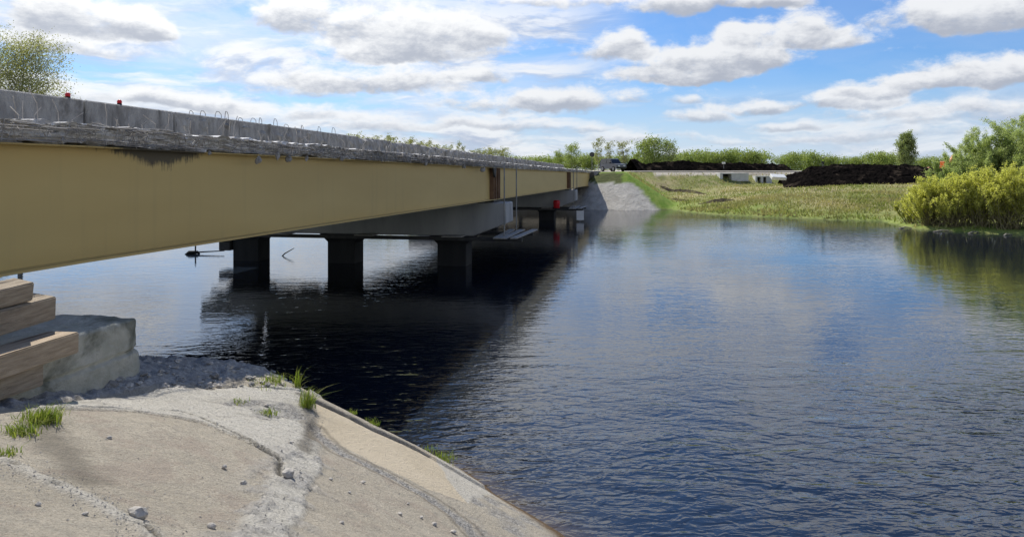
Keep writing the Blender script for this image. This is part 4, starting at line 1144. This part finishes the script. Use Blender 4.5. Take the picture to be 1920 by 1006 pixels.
# around the vehicle
row('green', 'broadleaf_tree', [(1072, 266, 165, 11.5, 1.0)], 'bright green round tree to the left of the parked car', 'tree', None, (M['bark'], M['leaf_green']), 5)
row('green', 'broadleaf_tree', [(1048, 280, 168, 11.5, .9)], 'smaller green tree leaning on the bright round tree left of the car', 'tree', None, (M['bark'], M['leaf_green']), 6)
row('birch', 'birch_tree', [(1122, 254, 160, 10.9, .8)], 'tall slim pale tree straight above the road sign', 'tree', None, (M['bark'], M['leaf_birch']), 7)
row('birch', 'birch_tree', [(1142, 262, 165, 10.9, .8), (1168, 258, 163, 10.9, 1.1)], 'thin pale tree rising directly behind the parked car', 'tree', 'pale trees behind the parked car', (M['bark'], M['leaf_birch']), 8)
row('green', 'broadleaf_tree', [(1207, 254, 172, 11.5, .95), (1228, 250, 175, 11.5, .9), (1254, 257, 172, 11.5, .85)],
    'tall full green tree in the three-topped clump above the long soil bank', 'tree', 'tall clump above the long soil bank', (M['bark'], M['leaf_mid']), 9)
row('low', 'shrub', [(1100 + 15 * k, 289 + rr.uniform(-4, 3), 185 + rr.uniform(-6, 6), 6.5, 1.2) for k in range(12)],
    'rounded bright green bush below the tall clump, behind car and soil bank', 'shrub', 'bright bushes behind the car', (M['bark'], M['leaf_green']), 10)
row('low', 'broadleaf_tree', [(1280 + 12.5 * k + rr.uniform(-3, 3), 281 + rr.uniform(-5, 5) + (0 if k < 13 else 4), 225 + rr.uniform(-8, 8), 6.5, 1.0) for k in range(13)],
    'small mid green tree in the even row right of the tall clump', 'tree', 'even tree row right of the tall clump', (M['bark'], M['leaf_mid']), 11)
row('low', 'broadleaf_tree', [(1466 + 13 * k + rr.uniform(-3, 3), 288 - 5 * math.sin(k * .55) + rr.uniform(-3, 3), 250 + rr.uniform(-8, 8), 6.5, 1.0) for k in range(18)],
    'small distant tree in the low row peeping over the big soil heap', 'tree', 'distant tree row over the big soil heap', (M['bark'], M['leaf_mid']), 12)
row('low', 'shrub', [(1722 + 16 * k, 292 + rr.uniform(-3, 3), 200 + rr.uniform(-5, 5), 6.5, 1.2) for k in range(8)],
    'bright green distant bush between the conical tree and the willows', 'shrub', 'bright bushes right of the conical tree', (M['bark'], M['leaf_green']), 13)
# upright tree by the soil heap
x, y = at_px(1700, 150), 150; z = far_z(x, y)
h = EYE - (248 - HORIZON) / F * y - z
place_tree('conical_tree', tree_meshes('conical_tree', 41, h, 1.75, .05, 18000, .15, 'cone', 52, .5), x, y, z, 1, 0, 'single upright conical green tree standing free behind the big soil heap', 'tree', None, (M['bark'], M['leaf_mid']))
# the tall sparse tree on the near bank beyond the bridge
x, y = -29.9, 45.0; z = float(bank_h(np.array([x]), np.array([y]))[0])
h = EYE - (66 - HORIZON) / F * y - z
t1 = tree_meshes('sparse_tree', 55, h, 2.5, .30, 52000, .058, 'round', 80, .48)
place_tree('sparse_tree', t1, x, y, z - .1, 1, 1.1, 'tall sparse spring tree rising behind the bridge parapet at upper left', 'tree', None, (M['bark'], M['leaf_olive']))
t2 = tree_meshes('sparse_tree', 56, h * .8, 2.5, .3, 34000, .058, 'round', 60, .48)
place_tree('sparse_tree', t2, x - 4.5, y + 3, float(bank_h(np.array([x - 4.5]), np.array([y + 3]))[0]) - .1, 1, .4, 'second sparse tree half out of the picture behind the parapet', 'tree', None, (M['bark'], M['leaf_olive']))

# willow shrubs on the right bank
def willow(name, seed, H, W_, nst, nleaf, lsize, lo=.3):
    r = np.random.default_rng(seed); rp = random.Random(seed)
    mb = MB(); segs = []
    for k in range(nst):
        a = rp.uniform(0, 2 * math.pi); reach = W_ * math.sqrt(rp.random()) * rp.uniform(.5, 1.1); h = H * (1 - .50 * (reach / (W_ * 1.1)) ** 2) * rp.uniform(.6, 1.06)
        b = Vector((rp.gauss(0, W_ * .14), rp.gauss(0, W_ * .14), -.15))
        p1 = b + Vector((math.cos(a) * reach * .45, math.sin(a) * reach * .45, h * .42)); p2 = b + Vector((math.cos(a) * reach * .8, math.sin(a) * reach * .8, h * .75)); p3 = b + Vector((math.cos(a) * reach + rp.gauss(0, .15), math.sin(a) * reach + rp.gauss(0, .15), h))
        mb.tube([b, p1, p2, p3], [.035, .026, .016, .006], 4, False)
        segs.append((b, p1, p2, p3))
        for j in range(4):
            f = rp.uniform(.3, .95)
            q = [b, p1, p2, p3]; i = min(int(f * 3), 2); c = q[i].lerp(q[i + 1], f * 3 - i)
            e = c + Vector((rp.gauss(0, .35), rp.gauss(0, .35), rp.uniform(.3, .9))) * H * .15
            mb.tube([c, c.lerp(e, .5), e], [.012, .009, .004], 3, False); segs.append((c, c.lerp(e, .33), c.lerp(e, .66), e))
    S = np.array([[list(p) for p in s] for s in segs])
    si = r.integers(0, len(S), nleaf)
    f = np.where(r.random(nleaf) < .93, r.uniform(lo, 1.0, nleaf), r.uniform(.1, lo, nleaf)) * 3; i = np.minimum(f.astype(int), 2); t = (f - i)[:, None]
    C = S[si, i] * (1 - t) + S[si, i + 1] * t + r.normal(size=(nleaf, 3)) * H * .016
    C = C[C[:, 2] > .15]
    V, Fc = leaf_quads(C, lsize, r, aspect=2.6)
    return mb.mesh(name + '_stems'), np_mesh(name + '_crown', V, Fc)
def put_willow(px, Y, top, wide, seed, n, mleaf, label, lsize=.054, nst=120, lo=.30):
    n = int(n * 3.2)
    x = at_px(px, Y); z = max(far_z(x, Y), 0.0)
    h = EYE - (top - HORIZON) / F * Y - z
    ms = willow('willow', seed, h, wide, nst, n, lsize, lo)
    e = empty('willow_shrub', (x, Y, z), label, 'willow', None)
    link('stems', ms[0], M['twig'], e); link('crown', ms[1], mleaf, e)
YW = M['leaf_willow']; GW = M['leaf_willow_green']
put_willow(1742, 62.5, 328, 2.5, 1, 9000, YW, 'leftmost and lowest yellow willow, at the tip of the wooded point')
put_willow(1786, 61.0, 322, 2.7, 2, 12000, YW, 'yellow willow second from the tip of the wooded point')
put_willow(1835, 60.0, 310, 2.8, 3, 13000, YW, 'yellow-green willow in the middle of the waterside shrubs')
put_willow(1886, 58.5, 306, 2.8, 4, 12000, YW, 'bright yellow willow at the water, below the tallest green willow')
put_willow(1938, 57.5, 306, 2.8, 5, 10000, YW, 'yellow willow cut off by the right picture edge')
put_willow(1706, 65.5, 372, 1.6, 6, 2600, YW, 'small straggly willow seedling at the far left foot of the shrubs', nst=24)
put_willow(1798, 68.0, 270, 3.0, 7, 18000, GW, 'dull green willow behind the second yellow one, lower left of the tall ones', nst=50)
put_willow(1848, 70.0, 238, 3.4, 8, 22000, GW, 'tall green willow with loose top left of the tallest one', nst=60)
put_willow(1906, 69.0, 215, 3.6, 9, 26000, GW, 'tallest green willow rising above all shrubs at right', nst=70)
put_willow(1965, 66.0, 225, 3.6, 10, 20000, GW, 'tall green willow mostly beyond the right picture edge', nst=60)

# drift sticks at the foot of the willows
for k, (px, py, L, lab) in enumerate(((1700, 428, 1.3, 'grey stick floating at the tip of the willow point'), (1770, 434, 2.0, 'bleached branch lying in the water under the second yellow willow'), (1828, 437, 1.6, 'bleached branch in the water under the middle willow'), (1890, 441, 1.5, 'bleached stick in the water near the right picture edge'))):
    p = at_water(px, py)
    o = MB().tube([(-L / 2, 0, .0), (-.1, .1, .10), (L / 2, 0, .03)], [.05, .06, .02], 5).build('driftwood', M['bark']); o.location = (p[0], p[1], 0); o.rotation_euler = (0, 0, .2 * k)
    tag(o, lab, 'driftwood')

# grass over the meadow: blades in their thousands
r = np.random.default_rng(77)
n = 60000
gx = np.concatenate([r.uniform(12, 72, n), r.uniform(16, 45, 16000)]); gy = np.concatenate([r.uniform(58, 140, n), r.uniform(70, 90, 16000)])
H_, S_, E1, E2, d_, l_, rd_ = far_h(gx, gy, True)
ok = (S_ > .2) & ~((E1 > H_ - .4) & (d_ < 99.6)) & (rd_ > 4.6) & ~((E1 > 4.5))
ok &= (fbm(gx, gy, 0, .22, 3, 5) + r.uniform(-.5, .6, len(gx))) > -.1
gx, gy, H_, S_ = gx[ok], gy[ok], H_[ok], S_[ok]
n = len(gx)
hh = r.uniform(.10, .32, n) * np.where(S_ < 5, 1.3, 1.0); ww = r.uniform(.04, .11, n); a = r.uniform(0, 6.28, n); lx = r.normal(0, .10, n); ly = r.normal(0, .10, n)
V = np.stack([np.stack([gx - np.cos(a) * ww, gy - np.sin(a) * ww, H_ - .04], -1), np.stack([gx + np.cos(a) * ww, gy + np.sin(a) * ww, H_ - .04], -1), np.stack([gx + lx, gy + ly, H_ + hh], -1)], 1).reshape(-1, 3)
tag(link('grass', np_mesh('grass', V, np.arange(3 * n).reshape(-1, 3)), M['meadow_blade']), 'rough green and straw grass covering the far meadow', 'grass', None, 'stuff')

# ---------------------------------------------------------------- heaps of black soil
def heap(name, pts, hts, width, label, seed, m='soil', rough=.35, res=.28, z0=None):
    """a ridge of tipped soil along a line in plan"""
    pts = [Vector((p[0], p[1], 0)) for p in pts]
    L = sum((b - a).length for a, b in zip(pts[:-1], pts[1:]))
    nu = int(L / res) + 2; nv = int(width * 2 / res) + 3
    P = np.zeros((nu, nv, 3)); cum = [0]
    for a, b in zip(pts[:-1], pts[1:]): cum.append(cum[-1] + (b - a).length)
    for i in range(nu):
        s = L * i / (nu - 1); k = min(max(np.searchsorted(cum, s) - 1, 0), len(pts) - 2)
        t = (s - cum[k]) / (cum[k + 1] - cum[k]); c = pts[k].lerp(pts[k + 1], t); dr = (pts[k + 1] - pts[k]).normalized(); nn = Vector((-dr.y, dr.x, 0))
        hgt = np.interp(s / L, np.linspace(0, 1, len(hts)), hts)
        for j in range(nv):
            v = -1 + 2 * j / (nv - 1); q = c + nn * v * width
            P[i, j] = (q.x, q.y, hgt * max(0, 1 - abs(v)) ** .8)
    x, y = P[..., 0], P[..., 1]
    g = far_h(x.ravel(), y.ravel(), True)[0].reshape(x.shape)
    hz = P[..., 2]
    rg = fbm(x, y, 0, .8, 5, seed, .6) * rough + np.abs(fbm(x, y, 3, 1.9, 4, seed + 9, .6)) * rough * .8
    P[..., 2] = g - .15 + hz + np.minimum(hz * 1.2, 1) * rg
    me = np_mesh(name, P.reshape(-1, 3), grid_faces(nu, nv))
    return tag(link(name, me, M[m]), label, 'soil heap')
heap('soil_heap', [(41, 113), (48, 111), (56, 110), (64, 112), (72, 113)], [1.2, 2.7, 3.0, 3.0, 2.9, 2.6, 2.3, 1.2, .3], 6.5, 'big heap of black tipped soil right of the pale concrete boxes', 201, rough=.45)
heap('soil_heap', [(24, 150), (40, 154), (57, 160), (64, 164)], [2.4, 3.4, 3.7, 3.3, 3.2, 3.3, 3.0, 2.8, .4], 4.5, 'long low bank of black soil behind the gravel road', 205, rough=.35)
heap('soil_heap', [(22.2, 111), (25.5, 107.5), (27.5, 103)], [.15, .45, .4, .35, .1], .8, 'strip of dark earth clods running down the upper embankment grass', 211, 'soil_brown', rough=.5, res=.2)
heap('soil_heap', [(20.6, 103), (22.5, 99), (24.5, 95.5)], [.1, .25, .3, .2, .05], .7, 'short strip of dark clods halfway down the embankment', 213, 'soil_brown', rough=.45, res=.2)
heap('soil_heap', [(22.8, 92), (25, 91.5), (29, 91)], [.1, .35, .5, .2, .05], .8, 'flat dark earth clods on the meadow above the grassy shore', 215, 'soil_brown', rough=.45, res=.2)
heap('soil_heap', [(23.6, 84.5), (25.5, 83)], [.1, .3, .3, .1], .6, 'brown mud spill at the edge of the water by the meadow', 217, 'soil_brown', rough=.3, res=.2)
heap('soil_heap', [(66, 127), (73, 127), (80, 127)], [.4, 1.5, 1.7, 1.5, .4], 5.0, 'soil mound under the orange excavator behind the willows', 221, rough=.2)
o = link('soil_heap', lump(95, 1.0, (1.4, 1.0, .5), 3, .8), M['soil']); o.location = B(84, 12.6, float(girder_top(84)) + .55); tag(o, 'small dark heap lying on the far end of the bridge deck', 'soil heap')

# ---------------------------------------------------------------- precast boxes on the meadow
def precast(px, Y, w, h, d, label, rz, opening):
    x = at_px(px, Y); z = far_z(x, Y)
    e = empty('precast_box', (x, Y, z - .1), label, 'concrete box'); e.rotation_euler = (0, 0, rz)
    t = .16
    mb = MB()
    for (x0, x1) in opening['walls']: mb.box((x0 * w - w / 2, 0, .01), (x1 * w - w / 2, d, h - t))
    mb.build('wall', M['conc_pale'], e, .02)
    MB().box((-w / 2, -.03, h - t + .002), (w / 2, d + .03, h)).build('slab', M['conc_pale'], e, .02)
    MB().box((-w / 2 + .02, d * .7, .02), (w / 2 - .02, d * .72 + .1, h - t - .01)).build('opening_shade', M['dark_steel'], e)  # dark sheet standing in for the shade inside the openings
precast(1377, 118, 4.7, 1.35, 2.2, 'wide pale concrete box with one dark square opening at its left', .08, {'walls': [(0, .10), (.40, 1.0)]})
precast(1432, 119, 2.6, 1.3, 2.2, 'narrow pale concrete box with two dark slots beside the black soil heap', -.1, {'walls': [(0, .12), (.32, .48), (.66, 1.0)]})
x, y = at_px(1458, 108), 108
bar = MB().box((-1.1, -.5, 0), (1.1, .5, .5)).build('concrete_slab', M['white'], None, .05); bar.location = (x, y, far_z(x, y) + 1.25); bar.rotation_euler = (.5, .05, .1)
tag(bar, 'white slab lying tilted on the left foot of the big soil heap', 'concrete slab')

# ---------------------------------------------------------------- parked car at the end of the bridge
e = empty('parked_car', (at_px(1149, 106.5), 106.5, 4.66), 'grey off-road car parked at the far end of the bridge', 'car'); e.rotation_euler = (0, 0, R(-62))
side = [(-2.05, .42), (2.0, .42), (2.1, .62), (2.08, .95), (1.95, 1.06), (.95, 1.16), (.45, 1.78), (.25, 1.86), (-1.75, 1.86), (-1.95, 1.72), (-2.1, 1.05), (-2.12, .6)]
mb = MB(); nS = len(side)
V = []
for y, sc in ((-.84, .97), (-.86, 1.0), (.86, 1.0), (.84, .97)):
    for (x, z) in side:
        inn = .16 * max(0, (z - 1.1) / .76); V.append((x * (1 if sc == 1 else .985), (abs(y) - inn) * (1 if y > 0 else -1), .42 + (z - .42) * (1 if sc == 1 else .985)))
Fc = []
for i in range(3):
    for k in range(nS): Fc.append((i * nS + k, i * nS + (k + 1) % nS, (i + 1) * nS + (k + 1) % nS, (i + 1) * nS + k))
Fc += [tuple(range(nS - 1, -1, -1)), tuple(3 * nS + k for k in range(nS))]
mb.add(V, Fc); mb.build('body', M['car'], e)
def sidepanel(y, poly, nm, parent, m):
    mb = MB(); s = 1 if y > 0 else -1
    def fr(x, yy, z): return (x, s * (.86 - .16 * max(0, (z - 1.1) / .76) + .004 + yy), z)
    mb.prism(poly, 0, .012, fr); return mb.build(nm, m, parent)
for y in (-1, 1):
    sidepanel(y, [(.80, 1.18), (.36, 1.72), (-.35, 1.74), (-.35, 1.18)], 'side_window', e, M['glass'])
    sidepanel(y, [(-.45, 1.18), (-.45, 1.74), (-1.75, 1.72), (-1.86, 1.18)], 'side_window', e, M['glass'])
    MB().box((2.08, .45 * y - .16, .72), (2.14, .45 * y + .16, .90)).build('headlight', M['white'], e, .01)
    MB().box((-2.15, .66 * y - .09, .8), (-2.09, .66 * y + .09, 1.02)).build('tail_light', M['red'], e, .01)
    MB().box((.55, .96 * y - .09, 1.16), (.68, .96 * y + .09, 1.32)).build('mirror', M['black'], e, .02)
    for x in (-1.32, 1.32):
        w = MB().tube([(x, .70 * y, .40), (x, .73 * y, .40), (x, .87 * y, .40), (x, .90 * y, .40)], [.36, .40, .40, .36], 20).build('wheel', M['black'], e)
        MB().tube([(x, .902 * y, .40), (x, .912 * y, .40)], [.22, .2], 14).build('rim', M['grey_steel'], w)
mb = MB(); mb.add([(.93, -.66, 1.2), (.93, .66, 1.2), (.47, .60, 1.74), (.47, -.60, 1.74), (.98, -.66, 1.21), (.98, .66, 1.21), (.52, .60, 1.75), (.52, -.60, 1.75)], [(3, 2, 1, 0), (4, 5, 6, 7), (0, 1, 5, 4), (1, 2, 6, 5), (2, 3, 7, 6), (3, 0, 4, 7)]); mb.build('windscreen', M['glass'], e)
mb = MB(); mb.add([(-2.09, -.62, 1.15), (-2.09, .62, 1.15), (-1.99, .58, 1.66), (-1.99, -.58, 1.66), (-2.12, -.62, 1.15), (-2.12, .62, 1.15), (-2.02, .58, 1.66), (-2.02, -.58, 1.66)], [(0, 1, 2, 3), (7, 6, 5, 4), (0, 4, 5, 1), (1, 5, 6, 2), (2, 6, 7, 3), (3, 7, 4, 0)]); mb.build('rear_window', M['glass'], e)
MB().box((2.10, -.82, .45), (2.22, .82, .66)).build('bumper', M['black'], e, .03)
MB().box((-2.24, -.82, .45), (-2.12, .82, .66)).build('bumper', M['black'], e, .03)

# sign seen from the back, left of the car
x = at_px(1110, 118)
e = empty('road_sign', (x, 118, 4.6), 'dark round road sign on a thin pole left of the parked car', 'road sign')
MB().tube([(0, 0, 0), (0, 0, 3.0)], .035, 6).build('pole', M['grey_steel'], e)
MB().tube([(0, -.05, 2.75), (0, -.075, 2.75)], [.40, .40], 18).build('plate', M['dark_steel'], e)
x = at_px(1357, 152)
e = empty('lamp', (x, 152, far_z(x, 152) + 2.3), 'small white work lamp on a post above the long soil bank', 'lamp')
MB().tube([(0, 0, -.4), (0, 0, .55)], .05, 6).build('post', M['grey_steel'], e)
MB().box((-.32, -.15, .555), (.32, .15, .95)).build('head', M['white'], e, .04)

# ---------------------------------------------------------------- worker and digger by the big heap
def person(x, y, z, s, label):
    e = empty('person', (x, y, z), label, 'person')
    J = {'pel': (0, 0, .95), 'ch': (0, .02, 1.28), 'nk': (0, .02, 1.48), 'hd': (0, 0, 1.62), 'tp': (0, 0, 1.74),
         'sl': (-.19, .02, 1.42), 'el': (-.27, .03, 1.15), 'wl': (-.25, -.10, .92), 'hl': (-.24, -.14, .82), 'sr': (.19, .02, 1.42), 'er': (.28, .02, 1.15), 'wr': (.24, -.12, .93), 'hr': (.23, -.16, .83),
         'kl': (-.12, -.02, .5), 'al': (-.13, .03, .09), 'tl': (-.14, -.13, .04), 'kr': (.12, -.02, .5), 'ar': (.14, .03, .09), 'tr': (.15, -.13, .04), 'pl': (-.1, 0, .88), 'pr': (.1, 0, .88)}
    rad = {'pel': .15, 'ch': .17, 'nk': .06, 'hd': .10, 'tp': .07, 'sl': .07, 'el': .048, 'wl': .034, 'hl': .04, 'sr': .07, 'er': .048, 'wr': .034, 'hr': .04, 'kl': .065, 'al': .05, 'tl': .04, 'kr': .065, 'ar': .05, 'tr': .04, 'pl': .10, 'pr': .10}
    E = [('pel', 'ch'), ('ch', 'nk'), ('nk', 'hd'), ('hd', 'tp'), ('ch', 'sl'), ('sl', 'el'), ('el', 'wl'), ('wl', 'hl'), ('ch', 'sr'), ('sr', 'er'), ('er', 'wr'), ('wr', 'hr'), ('pel', 'pl'), ('pl', 'kl'), ('kl', 'al'), ('al', 'tl'), ('pel', 'pr'), ('pr', 'kr'), ('kr', 'ar'), ('ar', 'tr')]
    def skin(nm, keys, m, grow=0):
        me = bpy.data.meshes.new(nm); idx = {k: i for i, k in enumerate(keys)}
        me.from_pydata([J[k] for k in keys], [(idx[a], idx[b]) for a, b in E if a in idx and b in idx], [])
        o = link(nm, me, m, e); md = o.modifiers.new('skin', 'SKIN')
        for k in keys: me.skin_vertices[0].data[idx[k]].radius = (rad[k] + grow, (rad[k] + grow) * .85)
        me.skin_vertices[0].data[0].use_root = True
        o.modifiers.new('sub', 'SUBSURF').render_levels = 1
        return o
    skin('body', list(J), M['trousers'])
    skin('vest', ['ch', 'pel', 'sl', 'sr'], M['vest'], .06)
    MB().tube([(0, 0, 1.66), (0, 0, 1.72), (0, 0, 1.79), (0, 0, 1.81)], [.135, .125, .08, .02], 12).build('helmet', M['white'], e, smooth=True)
    MB().tube([(0, -.085, 1.60), (0, -.118, 1.585)], [.03, .012], 6).build('face', M['skin'], e)
    e.scale = (s, s, s)
xp = at_px(1543, 120)
person(at_px(1543, 115), 115, 5.15, 1.0, 'worker in a yellow-green vest standing behind the crest of the big soil heap')
e = empty('excavator', (at_px(1762, 127), 127, far_z(at_px(1762, 127), 127) + .3), 'orange excavator half hidden behind the willows right of the soil heap', 'excavator'); e.rotation_euler = (0, 0, .3)
MB().prism([(-1.6, .1), (1.6, .1), (1.9, .45), (1.6, .85), (-1.6, .85), (-1.9, .45)], -1.2, -.7).build('track', M['black'], e)
MB().prism([(-1.6, .1), (1.6, .1), (1.9, .45), (1.6, .85), (-1.6, .85), (-1.9, .45)], .7, 1.2).build('track', M['black'], e)
MB().box((-1.7, -1.1, .95), (1.3, 1.1, 1.9)).build('body', M['orange'], e, .08)
cb = MB().prism([(-.1, 1.905), (1.25, 1.905), (1.2, 2.4), (.9, 2.9), (-.1, 2.9)], -1.05, -.1).build('cab', M['orange'], e, .04)
MB().prism([(.1, 2.05), (1.0, 2.05), (.95, 2.4), (.75, 2.75), (.1, 2.75)], -1.075, -1.055).build('window', M['glass'], cb)
MB().prism([(1.31, 1.4), (1.7, 1.3), (3.2, 3.6), (5.0, 3.3), (5.1, 3.55), (3.1, 4.05)], .05, .4).build('boom', M['orange'], e, .03)
MB().prism([(5.11, 3.6), (5.4, 3.4), (4.9, 1.5), (4.7, 1.5)], .08, .36).build('arm', M['orange'], e, .03)
MB().prism([(4.3, 1.45), (5.1, 1.45), (5.0, .8), (4.5, .6), (4.1, .9)], -.25, .7).build('bucket', M['dark_steel'], e, .03)
